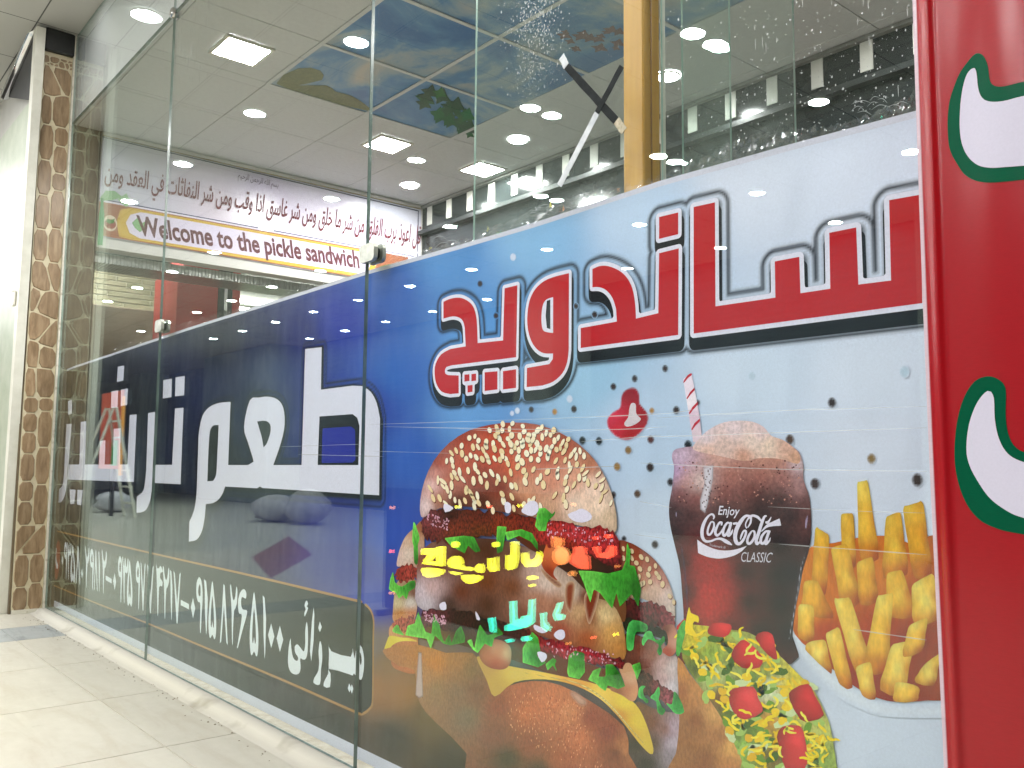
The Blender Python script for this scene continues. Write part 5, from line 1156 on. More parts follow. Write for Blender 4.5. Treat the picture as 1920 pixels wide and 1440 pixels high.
ar('bun', ZB, [(188, 440), (186, 380), (203, 300), (240, 220), (300, 150), (380, 100), (470, 76), (560, 68), (650, 76), (740, 108), (820, 158), (885, 225), (932, 310), (957, 390), (967, 460), (960, 505), (900, 492), (820, 478), (720, 460), (620, 440), (520, 425), (430, 410), (340, 400), (260, 410), (210, 440)],
   [(225, 320, (222, 186, 184)), (205, 400, (232, 210, 212)), (240, 270, (206, 150, 140)), (260, 230, (176, 90, 70)), (300, 300, (182, 110, 90)), (260, 380, (176, 120, 100)), (360, 140, (176, 76, 44)), (350, 240, (186, 92, 66)), (330, 390, (96, 46, 30)), (430, 380, (90, 40, 26)), (430, 280, (150, 64, 44)), (480, 110, (190, 82, 46)), (470, 200, (190, 78, 50)), (500, 330, (130, 58, 40)), (560, 250, (200, 96, 62)), (600, 160, (196, 84, 50)), (600, 340, (206, 150, 120)), (560, 400, (120, 56, 40)), (680, 200, (190, 84, 56)), (700, 300, (206, 140, 116)), (700, 400, (206, 166, 140)), (760, 160, (180, 84, 54)), (800, 280, (216, 160, 136)), (850, 230, (196, 130, 100)), (800, 400, (236, 212, 196)), (880, 330, (240, 212, 196)), (900, 400, (240, 216, 198)), (930, 440, (222, 196, 170)), (650, 430, (190, 150, 126)), (860, 460, (220, 196, 176))], 29, bg, 'bread', 0.005, 2, rim=(.66, .035))
sd_ = []; rs = random.Random(77)
for i in range(900):
    x, y = rs.uniform(190, 950), rs.uniform(66, 420)
    cx, cy_ = 575, 480; rr = math.hypot((x - cx) / 385, (y - cy_) / 412)
    if rr > 1.0 or rs.random() > (0.92 if y < 215 else 0.5 if y < 320 else 0.22): continue
    if any((x - q[0]) ** 2 + (y - q[1]) ** 2 < 17 ** 2 for q in sd_): continue
    sd_.append((x, y))
sl = []
for x, y in sd_:
    px, py = ZB([(x, y)])[0]; tn = (x - 575) / 385
    sl.append((px, py, rs.uniform(3.4, 5.2) * (1 - .35 * abs(tn)), rs.uniform(5.4, 8.4) * (0.75 + .4 * min(1, y / 300)), rs.uniform(-.5, .5) + tn * .5))
seeds(sl[::3], 30, bg, (244, 234, 212)); seeds(sl[1::3], 31, bg, (232, 212, 170)); seeds(sl[2::3], 32, bg, (242, 228, 198))
ar('patty', ZB, [(196, 460), (230, 420), (300, 410), (430, 415), (560, 432), (700, 455), (830, 478), (940, 492), (978, 560), (982, 650), (960, 655), (880, 600), (800, 575), (740, 560), (690, 560), (600, 535), (480, 520), (330, 530), (240, 540), (196, 520)],
   [(220, 450, (130, 64, 72)), (230, 490, (110, 44, 44)), (300, 440, (60, 22, 16)), (320, 490, (120, 50, 30)), (430, 440, (100, 34, 22)), (520, 470, (130, 50, 28)), (430, 500, (110, 54, 20)), (600, 480, (120, 40, 26)), (720, 490, (176, 50, 50)), (800, 510, (190, 60, 70)), (880, 520, (176, 44, 50)), (950, 560, (170, 40, 50)), (780, 550, (150, 44, 20)), (960, 630, (120, 30, 36))], 31, bg, 'sauce', 0.004, 2, rim=(.55, .014))
ar('ketchup', Z2, [(160, 500), (240, 270), (320, 280), (350, 380), (390, 440), (380, 520), (290, 545), (260, 620), (320, 690), (200, 600)], [(240, 330, (214, 110, 50)), (330, 440, (220, 150, 110)), (290, 520, (206, 100, 50)), (230, 600, (140, 50, 26))], 28, bg, cell=0.004)
for T, pts, k in ((Z1, [(1045, 210), (1125, 215), (1110, 300), (1090, 420), (1045, 440), (1040, 300)], 33), (Z1, [(1110, 260), (1250, 235), (1340, 270), (1385, 350), (1390, 420), (1330, 340), (1230, 290), (1130, 330)], 32), (Z1, [(600, 310), (760, 290), (850, 300), (905, 420), (860, 430), (800, 370), (770, 440), (700, 400), (640, 360)], 32),
                  (Z2, [(130, 60), (190, 55), (250, 110), (275, 75), (270, 110), (210, 170), (195, 250), (140, 250), (105, 210)], 33), (Z2, [(470, 585), (600, 590), (720, 610), (840, 580), (870, 500), (880, 340), (910, 420), (900, 540), (945, 545), (1000, 740), (975, 890), (920, 780), (820, 890), (790, 770), (755, 905), (650, 770), (600, 740), (570, 855), (520, 700)], 33),
                  (Z1, [(270, 1130), (290, 1050), (350, 1030), (380, 930), (400, 1000), (440, 1100), (490, 1120), (510, 950), (560, 1050), (570, 1120), (600, 1190), (640, 1120), (660, 1200), (700, 1090), (740, 1050), (775, 1140), (770, 1190), (650, 1215), (590, 1200), (520, 1130), (485, 1245), (450, 1160)], 30),
                  (Z1, [(790, 1180), (830, 1160), (850, 1250), (880, 1100), (900, 1040), (960, 1130), (1010, 1120), (1040, 1050), (1100, 1120), (1020, 1150), (1000, 1230), (940, 1200), (880, 1280), (840, 1250)], 30),
                  (Z2, [(0, 1240), (80, 1100), (130, 1150), (150, 1270), (110, 1300), (200, 1360), (130, 1400), (0, 1360)], 30), (Z2, [(375, 1440), (390, 1300), (440, 1260), (520, 1280), (525, 1440), (480, 1500), (390, 1480)], 30),
                  (Z4, [(630, 590), (680, 500), (760, 470), (730, 560), (800, 560), (800, 440), (870, 440), (930, 520), (990, 650), (920, 680), (820, 640), (800, 700), (740, 660), (700, 620)], 30), (Z4, [(1050, 450), (1130, 420), (1145, 480), (1100, 600), (1080, 520)], 27), (Z4, [(220, 440), (290, 380), (330, 400), (310, 440), (330, 510), (290, 450), (240, 500)], 30)):
    lettuce(T, pts, k, bg, (62, 152, 48), (112, 196, 86), 1)
for T, pts in ((ZB, [(280, 390), (320, 408), (285, 425)]), (ZB, [(522, 385), (545, 390), (545, 425), (525, 425)]), (ZB, [(588, 415), (620, 380), (650, 385), (655, 420), (630, 440), (598, 430)]), (Z2, [(380, 110), (450, 80), (500, 60), (570, 100), (580, 150), (500, 180), (420, 160)]), (Z2, [(260, 1130), (300, 1085), (350, 1090), (355, 1150), (310, 1170)]), (Z2, [(120, 1270), (190, 1280), (205, 1320), (160, 1360)]), (ZB, [(262, 790), (285, 780), (290, 810), (268, 812)]), (ZB, [(405, 815), (425, 850), (410, 850)]), (ZB, [(640, 870), (690, 895), (670, 905), (640, 890)])):
    ar('onion', T, pts, (226, 222, 240), 34, bg, cell=0.003, smooth=2)
ft = []
for i in range(200):   # wet highlights on the sauces
    q = rs.choice([((205, 425, 300, 500), (206, 150, 190)), ((690, 465, 950, 560), (236, 190, 206)), ((200, 815, 290, 880), (206, 160, 190)), ((690, 945, 960, 1030), (230, 160, 186))])
    x0, y0_, x1, y1_ = q[0]; t = rs.random(); x = x0 + t * (x1 - x0); y = y0_ + rs.random() * (y1_ - y0_) * .6 + (t * (y1_ - y0_) * .4)
    ft.append([ZB(ell(x, y, rs.uniform(1.5, 3.5), rs.uniform(2, 7), rs.uniform(-.6, .6), 6))])
flat('wet_highlight', ft, (222, 176, 196), 34, bg)
# ================================================================== welcome banner on the bulkhead
XB_ = XW + 0.012
wb = empty('welcome_banner', (0, 0, 0)); tag(wb, 'white lilac wall banner with brown calligraphy and the words Welcome to the pickle sandwich', 'banner')
def yz(px, py, X=XB_): q = PX(px, py, X); return (q[1], q[2])
def wpoly(name, pts, col, k, mt='flat'):
    """polygon of (y, z) points on the side wall"""
    X = XB_ + 0.0004 * k
    rings = [[Vector((a, c, 0)) for a, c in pts]]; tri = tessellate_polygon(rings); f = []
    for t in tri:
        a, b_, c = (pts[i] for i in t); cr = (b_[0] - a[0]) * (c[1] - a[1]) - (b_[1] - a[1]) * (c[0] - a[0])
        f.append(tuple(t) if cr > 0 else tuple(t)[::-1])
    o = obj(name, [(X, a, c) for a, c in pts], f, INK[mt], wb); setcol(o.data, np.tile(np.array(lin(col, 1.05)), (len(pts), 1))); return o
ya, yb_, za, zb_ = 0.176, 2.515, 2.205, 2.826
gy_ = np.linspace(ya, yb_, 60); gz_ = np.linspace(za, zb_, 14)
Yg, Zg = np.meshgrid(gy_, gz_)
cs = [((0.1, 2.5), (196, 198, 216)), ((0.1, 2.8), (186, 190, 206)), ((0.7, 2.7), (216, 208, 226)), ((1.2, 2.6), (226, 218, 236)), ((1.2, 2.75), (196, 186, 216)), ((1.7, 2.65), (222, 216, 234)), ((2.2, 2.7), (206, 210, 224)), ((2.4, 2.5), (222, 222, 234)), ((0.9, 2.5), (220, 208, 224)), ((1.9, 2.5), (214, 210, 230)), ((.4, 2.62), (206, 206, 222))]
num = 0; den = 0
for (a, c), co in cs:
    w = 1 / ((Yg - a) ** 2 + (Zg - c) ** 2 + .003) ** 1.3; num = num + w[..., None] * np.array(lin(co, .9)); den = den + w
wav = 0.004 * np.sin(Yg * 5.1) + 0.006 * np.clip((Yg - 2.2) * 2, 0, 1) * np.sin((Yg + Zg) * 20)
o = obj('sheet', np.stack([XB_ - .004 + wav * .4, Yg, Zg], -1).reshape(-1, 3), [(j * 60 + i, j * 60 + i + 1, j * 60 + 61 + i, j * 60 + 60 + i) for j in range(13) for i in range(59)], ink('glossy_banner_ink', .02, 100., rough=.25, spec=.5), wb, smooth=True)
setcol(o.data, (num / den[..., None]).reshape(-1, 3))
wpoly('border_line', [(ya, 2.815), (2.49, 2.806), (2.49, 2.813), (ya, 2.822)], (52, 50, 76), 1)
wpoly('border_line', [(2.482, 2.24), (2.489, 2.24), (2.489, 2.806), (2.482, 2.806)], (70, 66, 90), 1)
wpoly('lower_field', [(ya, za + .004), (2.40, za + .004), (2.40, 2.436), (ya, 2.426)], (146, 88, 60), 1)
wpoly('blue_line', [(ya, 2.430), (2.45, 2.442), (2.45, 2.4475), (ya, 2.436)], (50, 52, 96), 2)
wpoly('white_strip', [(ya, 2.418), (2.42, 2.431), (2.42, 2.441), (ya, 2.429)], (214, 206, 222), 2)
wpoly('gold_field', [(0.30, 2.222), (0.36, 2.216), (2.02, 2.216), (2.09, 2.25), (2.12, 2.33), (2.09, 2.40), (2.02, 2.421), (0.36, 2.413), (0.30, 2.39), (0.28, 2.31)], (190, 158, 62), 2)
lab = [(0.42, 2.232), (1.99, 2.240), (2.05, 2.265), (2.07, 2.325), (2.05, 2.385), (1.99, 2.403), (0.42, 2.397), (0.36, 2.37), (0.335, 2.315), (0.36, 2.255)]
wpoly('white_label', lab, (204, 196, 216), 3)
wpoly('dish', [(0.245 + .04 * math.cos(t), 2.295 + .05 * math.sin(t)) for t in np.linspace(0, 6.28, 16, endpoint=False)], (206, 190, 170), 3)
wpoly('dish', [(0.245 + .034 * math.cos(t), 2.29 + .03 * math.sin(t)) for t in np.linspace(0, 6.28, 14, endpoint=False)], (140, 60, 44), 4)
wpoly('leaf', [(0.22, 2.30), (0.23, 2.32), (0.25, 2.315), (0.27, 2.33), (0.265, 2.30), (0.24, 2.29)], (60, 120, 50), 5)
wpoly('bottle', [(0.178, 2.15), (0.208, 2.15), (0.21, 2.34), (0.203, 2.38), (0.20, 2.44), (0.186, 2.44), (0.183, 2.38), (0.178, 2.34)], (50, 128, 74), 5)
wpoly('leaf', [(0.18, 2.44), (0.21, 2.49), (0.26, 2.50), (0.31, 2.47), (0.25, 2.44), (0.18, 2.42)], (126, 166, 120), 4); wpoly('leaf', [(0.28, 2.45), (0.33, 2.50), (0.36, 2.44), (0.33, 2.41)], (140, 176, 134), 4)
wpoly('leaf', [(0.37, 2.32), (0.41, 2.37), (0.43, 2.33), (0.47, 2.36), (0.46, 2.31), (0.42, 2.27), (0.39, 2.29)], (120, 166, 112), 4)
wpoly('leaf', [(2.15, 2.32), (2.26, 2.36), (2.36, 2.33), (2.30, 2.27), (2.18, 2.27)], (70, 120, 60), 3)
pl = lambda k: (lambda x, y: PX(x, y, XB_ + 0.0004 * k))
text('lettering', arabic('قل اعوذ برب الفلق من شر ما خلق ومن شر غاسق اذا وقب ومن شر النفاثات فی العقد ومن'), [(196, 358), (788, 478), (790, 424), (196, 304)], (112, 50, 60), wb, pl(3), 0.012, 0.2)
text('lettering', arabic('بسم الله الرحمن الرحیم'), [(446, 340), (522, 357), (522, 342), (446, 321)], (92, 66, 92), wb, pl(3), 0.0, 0.2)
text('lettering', 'Welcome to the pickle sandwich', [(262, 453), (676, 514), (671, 470), (255, 403)], (92, 44, 52), wb, pl(6), 0.028, 0.0)
o = box('banner_batten', XB_ - .01, XB_ + .012, ya, 2.50, 2.828, 2.846, surf('gilt_batten', lin((120, 96, 56)), lin((170, 150, 96)), 2.2, 0.4)); tag(o, 'narrow gilt batten along the top of the welcome banner', 'batten')

# ================================================================== red vinyl banner in front
YR = -0.035
xr0 = PY(1741, 720, YR)[0]
def bulge(x, z):
    u = x - xr0
    return -0.0042 * np.exp(-((u - 0.020) / 0.0065) ** 2) - 0.003 * np.sin(np.clip(u, 0, 9) * 7.0 + z * .8) - 0.0008 * np.exp(-(u / .006) ** 2) + 0.0015 * np.sin(z * 6 + u * 7) + 0.0022 * np.exp(-((u - .16 + .12 * (z - .3)) / .010) ** 2) * np.clip((.8 - z) * 4, 0, 1) + 0.0012 * np.sin(u * 55 + 2 * np.sin(z * 3)) * np.clip((z - .9) * 2, 0, 1) * np.clip(u * 12, 0, 1)
nxr, nzr = 90, 60
ux = np.concatenate([np.linspace(0, 0.09, 46), np.linspace(0.1, 1.15, nxr - 46)]); uz = np.linspace(-0.02 + 0.03, 2.35, nzr)
Xr, Zr = np.meshgrid(ux + xr0, uz); 
shx = 0.0035 * np.sin(Zr * 3.2 + .6) * np.exp(-(Xr - xr0) / .1)
rbn = empty('red_banner', (0, 0, 0)); tag(rbn, 'glossy red vinyl banner with white green edged lettering hung before the glass', 'banner')
redm = ink('red_vinyl', 0.05, 300., (0.3, 1, 3.0), rough=0.2, spec=0.45)
o = obj('sheet', np.stack([Xr + shx, YR + bulge(Xr, Zr), Zr], -1).reshape(-1, 3), [(j * nxr + i, j * nxr + i + 1, (j + 1) * nxr + i + 1, (j + 1) * nxr + i) for j in range(nzr - 1) for i in range(nxr - 1)], redm, rbn, smooth=True)
cw, cr_ = np.array(lin((212, 190, 200), 1.0)), np.array(lin((156, 11, 22), 1.0))
setcol(o.data, np.where((ux < 0.0045)[None, :, None], cw, cr_).repeat(nzr, 0).reshape(nzr * nxr, 3))
RA = zf(1640, 100, 280 / 1920.); RB = zf(1720, 0, 1.0)
def on_red(o, d):
    co = np.empty(len(o.data.vertices) * 3, np.float32); o.data.vertices.foreach_get('co', co); co = co.reshape(-1, 3)
    co[:, 1] = YR + bulge(co[:, 0], co[:, 2]) - d; o.data.vertices.foreach_set('co', co.ravel()); o.data.update()
    o.data.polygons.foreach_set('use_smooth', [True] * len(o.data.polygons))
r1o = [(1290, 20), (1360, 8), (1410, 40), (1450, 110), (1475, 200), (1490, 330), (1510, 390), (1560, 430), (1640, 440), (1750, 420), (1920, 375), (2300, 320), (2700, 280), (2760, 900), (2700, 1560), (2300, 1600), (1920, 1630), (1700, 1655), (1480, 1668), (1300, 1640), (1160, 1560), (1070, 1430), (1000, 1310), (960, 1180), (945, 960), (950, 780), (975, 600), (1030, 430), (1100, 260), (1200, 120)]
r1i = [(1275, 195), (1310, 215), (1328, 300), (1340, 430), (1370, 540), (1430, 610), (1540, 635), (1700, 620), (1920, 560), (2300, 500), (2600, 470), (2640, 900), (2600, 1380), (2300, 1420), (1920, 1452), (1700, 1470), (1500, 1480), (1330, 1440), (1200, 1320), (1130, 1160), (1105, 980), (1105, 800), (1120, 600), (1150, 420), (1200, 270)]
r2o = [(134, 706), (155, 712), (168, 730), (168, 780), (175, 820), (195, 845), (240, 852), (330, 846), (420, 820), (440, 900), (420, 990), (330, 1010), (240, 1006), (180, 998), (150, 990), (120, 975), (95, 945), (78, 900), (72, 850), (77, 790), (90, 745), (110, 715)]
r2i = [(135, 733), (146, 745), (148, 785), (155, 820), (170, 848), (195, 864), (240, 872), (330, 868), (400, 850), (412, 900), (400, 960), (330, 982), (240, 980), (200, 970), (175, 960), (140, 935), (115, 900), (100, 870), (95, 840), (100, 795), (115, 755)]
for T, a, c in ((RA, r1o, r1i), (RB, r2o, r2i)):
    q = area('letter_edge', [T(sm(a, 3))], one((6, 92, 66)), 0, rbn, 0.004, Y=YR, mt=ink('green_vinyl', .05, 300., (.3, 1, 3), rough=.25)); on_red(q, 0.0008)
    q = area('letter', [T(sm(c, 3))], one((206, 202, 216)), 0, rbn, 0.004, Y=YR, mt=ink('white_vinyl', .02, 300., rough=.25)); on_red(q, 0.0016)

# ================================================================== tape on the glass
YT = -0.0012
def tape(p, q, w, m_, label, rag=0):
    a, c = np.array(PY(*p, YT)), np.array(PY(*q, YT)); d = (c - a) / np.linalg.norm(c - a); n_ = np.array([-d[2], 0, d[0]]) * w / 2
    L = np.linalg.norm(c - a); pts = []
    for s_ in (1, -1):
        seg = [a + d * L * t + s_ * n_ * (1 + random.uniform(-.06, .06)) for t in np.linspace(0, 1, 7)]
        pts += seg if s_ == 1 else seg[::-1]
    b = MB(); b.prism([(v_[0], v_[2]) for v_ in pts], YT - 0.0008, YT + .0004); o = b.build('tape_strip', m_); tag(o, label, 'tape', 'strips of tape on the glass'); return o
M['dark_tape'] = surf('dark_tape', lin((20, 24, 25)), lin((38, 42, 42)), 50, 0.6, spec=0.1); M['white_tape'] = surf('white_tape', lin((176, 182, 186)), lin((206, 210, 212)), 30, 0.4)
tape((1060, 122), (1164, 236), 0.0165, M['dark_tape'], 'dark tape strip sloping down to the ochre column')
YT = -0.0022
tape((1166, 124), (1119, 212), 0.0150, M['dark_tape'], 'short dark tape strip crossing under the longer one beside the ochre column')
tape((1120, 212), (1049, 348), 0.0160, M['white_tape'], 'long pale tape strip hanging below the crossing of the dark ones')
tape((1053, 106), (1062, 124), 0.0165, M['white_tape'], 'torn pale end of tape at the upper tip of the cross')
tape((1156, 226), (1170, 246), 0.0170, surf('old_glue', lin((150, 140, 116)), lin((200, 190, 166)), 160, 0.7), 'crusty brown end of tape against the ochre column')

# ================================================================== dried splashes, film and painted crease glints
def veil(name, c, a, rough=None):
    mt = bpy.data.materials.new(name); mt.use_nodes = True; n = mt.node_tree.nodes; l = mt.node_tree.links
    for x in list(n): n.remove(x)
    out = n.new('ShaderNodeOutputMaterial'); tr = n.new('ShaderNodeBsdfTransparent'); mx = n.new('ShaderNodeMixShader'); mx.inputs[0].default_value = a
    if rough is None: d = n.new('ShaderNodeBsdfDiffuse'); d.inputs[0].default_value = (*c, 1)
    else: d = n.new('ShaderNodeBsdfGlossy'); d.inputs[0].default_value = (*c, 1); d.inputs['Roughness'].default_value = rough
    l.new(tr.outputs[0], mx.inputs[1]); l.new(d.outputs[0], mx.inputs[2]); l.new(mx.outputs[0], out.inputs[0]); return mt
def specks(name, lst, Y, m_, label, parent=None):
    v, f = [], []
    for x, y, rx, ry in lst:
        p = PY(x, y, Y); s_ = 1.0 / 900
        k = len(v); sc = (p[1] + S) / FPX * 1.4
        for t in range(7):
            an = 2 * math.pi * t / 7; j = random.uniform(.75, 1.2)
            v.append((p[0] + rx * sc * j * math.cos(an) * 1.6, Y, p[2] + ry * sc * j * math.sin(an)))
        f.append(tuple(range(k, k + 7)))
    o = obj(name, v, f, m_); tag(o, label, 'stain', kind='stuff'); return o
rs = random.Random(5); L1 = []
def ban_y(x): return np.interp(x, [90, 360, 560, 685, 860, 1000, 1242, 1490, 1738, 1900], [703, 612, 549, 508, 459, 418, 337, 268, 202, 158])
for i in range(900):     # the streak under a leak
    x = 1002 + rs.gauss(0, 26); y = abs(rs.gauss(0, 130)); s_ = rs.uniform(.4, 1.3) * (1.3 - min(1, y / 340)); L1.append((x, y, s_ * .6, s_ * rs.uniform(.7, 2.2)))
for i in range(700):
    x = rs.uniform(892, 1166); y = rs.uniform(0, 400); s_ = rs.uniform(.2, .6); L1.append((x, y, s_ * .6, s_ * rs.uniform(.7, 2.6)))
for i in range(700):
    x = rs.uniform(1246, 1738); y = rs.uniform(0, 300); s_ = abs(rs.gauss(0, .45)) + .2; L1.append((x, y, s_ * .7, s_ * rs.uniform(.8, 2.0)))
for i in range(34):
    x = rs.uniform(1400, 1738); y = rs.uniform(0, 200); s_ = rs.uniform(.8, 1.7); L1.append((x, y, s_ * .7, s_ * 1.3))
for i in range(16):
    x = rs.uniform(1400, 1738); y = rs.uniform(0, 170); L1.append((x, y, .28, rs.uniform(4, 12)))
for i in range(200):
    x = rs.uniform(340, 890); y = rs.uniform(0, 430); s_ = rs.uniform(.2, .9); L1.append((x, y, s_ * .6, s_ * rs.uniform(.7, 2.4)))
for i in range(110):
    x = 700 + rs.gauss(0, 5); y = rs.uniform(0, 470); s_ = rs.uniform(.3, 1.2); L1.append((x, y, s_ * .6, s_ * rs.uniform(.7, 2.4)))
L1 = [q for q in L1 if q[1] < ban_y(q[0]) - 6 and abs(q[0] - 1204) > 38]
specks('splash_marks', L1, -0.0006, veil('dried_splash', (.86, .88, .88), .55), 'dried white splashes and drips scattered over the upper window glass')
L2 = []
for i in range(70):
    x = rs.choice([rs.gauss(350, 14), rs.uniform(330, 400), rs.gauss(190, 20)]); y = rs.uniform(0, 150); L2.append((x, y, rs.uniform(.4, 1.1), rs.uniform(8, 34)))
specks('wipe_marks', L2, -0.0008, veil('wipe_smear', (.86, .88, .9), .22), 'pale wiping smears on the upper window glass near the round bolt')
# loose clear film left along the top edge of the banner
cf = empty('cling_film', (0, 0, 0)); tag(cf, 'crumpled clear film standing up along the top edge of the window banner', 'film')
v, f = [], []; xsf = np.linspace(205, 1738, 260); rf = np.random.default_rng(3)
hgt = 0.018 + 0.012 * np.sin(np.linspace(0, 26, 260)) + 0.012 * rf.random(260)
for r_i in range(5):
    for i, x in enumerate(xsf):
        p = PY(x, ban_y(x) + 2, 0.030); v.append((p[0], 0.030 + rf.normal(0, .0022), p[2] + hgt[i] * r_i / 4 + rf.normal(0, .0015)))
for r_i in range(4):
    for i in range(259): f.append((r_i * 260 + i, r_i * 260 + i + 1, (r_i + 1) * 260 + i + 1, (r_i + 1) * 260 + i))
obj('film_edge', v, f, veil('clear_film', (.95, .96, .97), .13, .12), cf)
lines = [((690, 796), (1000, 786), (1240, 776)), ((720, 800), (1080, 806), (1250, 800)), ((1100, 782), (1240, 776), (1300, 768)), ((1230, 784), (1420, 772), (1738, 762)), ((1180, 820), (1300, 817), (1440, 812), (1738, 802)), ((1090, 828), (1240, 816)), ((1200, 868), (1440, 879), (1738, 884)), ((1000, 880), (1160, 874)), ((1440, 950), (1600, 958), (1738, 962)), ((1460, 1020), (1738, 1040)), ((1600, 1180), (1738, 1200)), ((1190, 1002), (1250, 1010)), ((700, 846), (850, 850)), ((1320, 780), (1560, 764)), ((860, 804), (1000, 812), (1100, 806)), ((1200, 940), (1260, 952)), ((520, 838), (700, 832)), ((560, 852), (720, 856))]
mc = veil('film_crease_glint', (.95, .96, .98), .4); mg = veil('film_crease_gloss', (.95, .96, .98), .5, .3)  # pale strips paint the shine along the film creases
for k, ln in enumerate(lines):
    q = xz_(ln, 0.0255); w = rs.choice([.0011, .0014, .0018])
    st = np.array(stroke([tuple(p) for p in q], [w * .2, w, w * .6, w, w * .2], 8)); n_ = len(st) // 2
    vv = [(a, 0.0255 - k * 1e-4, c) for a, c in st]
    obj('crease_glint', vv, [(i, i + 1, len(st) - 2 - i, len(st) - 1 - i) for i in range(n_ - 1)], mc, cf)
cr2 = []  # short pale strokes painting glints on the crumpled film
for (x, y) in ((1020, 398), (985, 412), (1060, 392), (1100, 365), (1640, 200), (1610, 205), (830, 458), (800, 470), (770, 482), (740, 490), (480, 565), (430, 580), (465, 560), (1590, 205), (1660, 196)):
    for j in range(3):
        a = rs.uniform(-.7, .3); L = rs.uniform(10, 34); x0_, y0_ = x + rs.uniform(-20, 20), y + rs.uniform(-12, 8)
        q = xz_([(x0_, y0_), (x0_ + L * .5 * math.cos(a), y0_ + L * .5 * math.sin(a) - 3), (x0_ + L * math.cos(a + .2), y0_ + L * math.sin(a + .2))], 0.024 - j * 2e-4)
        st = np.array(stroke([tuple(p) for p in q], [.0002, .0010, .0002], 4)); n_ = len(st) // 2
        obj('crease_glint', [(u_, 0.024 - j * 2e-4, w_) for u_, w_ in st], [(i, i + 1, len(st) - 2 - i, len(st) - 1 - i) for i in range(n_ - 1)], mc, cf)

# ================================================================== printed tree and hill on the sky tiles
def cz(name, pts, col, k, amt='leaf'):
    Z_ = ZC - 0.0008 - 0.0003 * k
    P = [PZ(x, y, Z_) for x, y in sm(pts, 2)]
    tri = tessellate_polygon([[Vector((p[0], p[1], 0)) for p in P]])
    o = obj(name, P, [tuple(t) for t in tri], INK[amt], ce); setcol(o.data, np.tile(np.array(lin(col)), (len(P), 1)))
    for pl_ in o.data.polygons:
        if pl_.normal.z > 0: pl_.flip()
r_ = random.Random(2)
cz('hill_print', [(518, 157), (560, 128), (600, 132), (604, 150), (560, 160), (612, 160), (630, 172), (660, 180), (690, 200), (690, 208), (600, 186)], (118, 118, 78), 1)
for i in range(26):
    cx = r_.uniform(795, 885); cyy = np.interp(cx, [795, 840, 885], [175, 205, 235]) + r_.uniform(-22, 22); rr = r_.uniform(8, 17)
    pts = []
    for j in range(9):
        an = j / 9 * 6.28; q_ = rr * (1.0 if j % 2 else .5); pts.append((cx + q_ * 1.3 * math.cos(an), cyy + q_ * math.sin(an)))
    cz('tree_print', pts, (r_.randrange(20, 50), r_.randrange(70, 112), r_.randrange(38, 60)), 2 + i * .2)
for i in range(16):
    cx, cyy = r_.uniform(1050, 1165), r_.uniform(55, 105); rr = r_.uniform(7, 14)
    cz('blossom_print', [(cx + rr * (1 if j % 2 else .5) * 1.4 * math.cos(j / 9 * 6.28), cyy + rr * (1 if j % 2 else .5) * .7 * math.sin(j / 9 * 6.28)) for j in range(9)], (118, 84, 84), 2 + i * .2)

# ================================================================== across the arcade: only seen mirrored in the glass
def mir(px, py, Ym): q = PY(px, py, Ym); return (q[0], -Ym, q[2])
YO = -7.6
ow = struct(obj('opposite_wall', [(-30, YO, 0), (4, YO, 0), (4, YO, ZA), (-30, YO, ZA)], [(3, 2, 1, 0)], surf('opposite_shutter', lin((74, 88, 98)), lin((98, 112, 120)), 2, 0.4, stretch=(1, 1, 14))))
struct(box('arcade_end_wall', -30.2, -30, -11, 0, 0, ZA, M['wall'])); struct(box('arcade_near_wall', 4, 4.2, -11, 0, 0, ZA, M['wall']))
pw_ = surf('grey_pier_paint', lin((140, 154, 152)), lin((158, 170, 166)), 2, 0.6)
for k, (x, w_) in enumerate(((-26.5, .5), (-19.45, 1.85), (-9.2, .4), (-3.4, .4), (1.4, .4))):
    o = box('square_pier', x - w_, x + w_, YO + 0.01, YO + .8, 0, ZA - .002, pw_, None, .02); tag(o, 'grey square pier across the arcade, mirrored in the glass, %s counted towards the camera' % ('first', 'second', 'third', 'fourth', 'fifth')[k], 'pier', 'far arcade piers')
yS = 1.5
sgn = empty('led_sign', (0, 0, 0)); tag(sgn, 'low black floor sign with glowing yellow, red and cyan letters, mirrored over the burger', 'sign')
em = {'y': emis('led_yellow', (1.0, .86, .02), 22), 'r': emis('led_red', (1.0, .08, .02), 20), 'o': emis('led_orange', (1.0, .28, .03), 13), 'c': emis('led_cyan', (.02, .9, .66), 18)}
def led(T, pts, c, k, smooth=2):
    P = [mir(x, y, yS) for x, y in (sm(T(pts), smooth) if smooth else T(pts))]
    tri = tessellate_polygon([[Vector((p[0], p[2], 0)) for p in P]])
    obj('led_letter', [(p[0], p[1] + .0004 * k, p[2]) for p in P], [tuple(t) for t in tri], em[c], sgn)
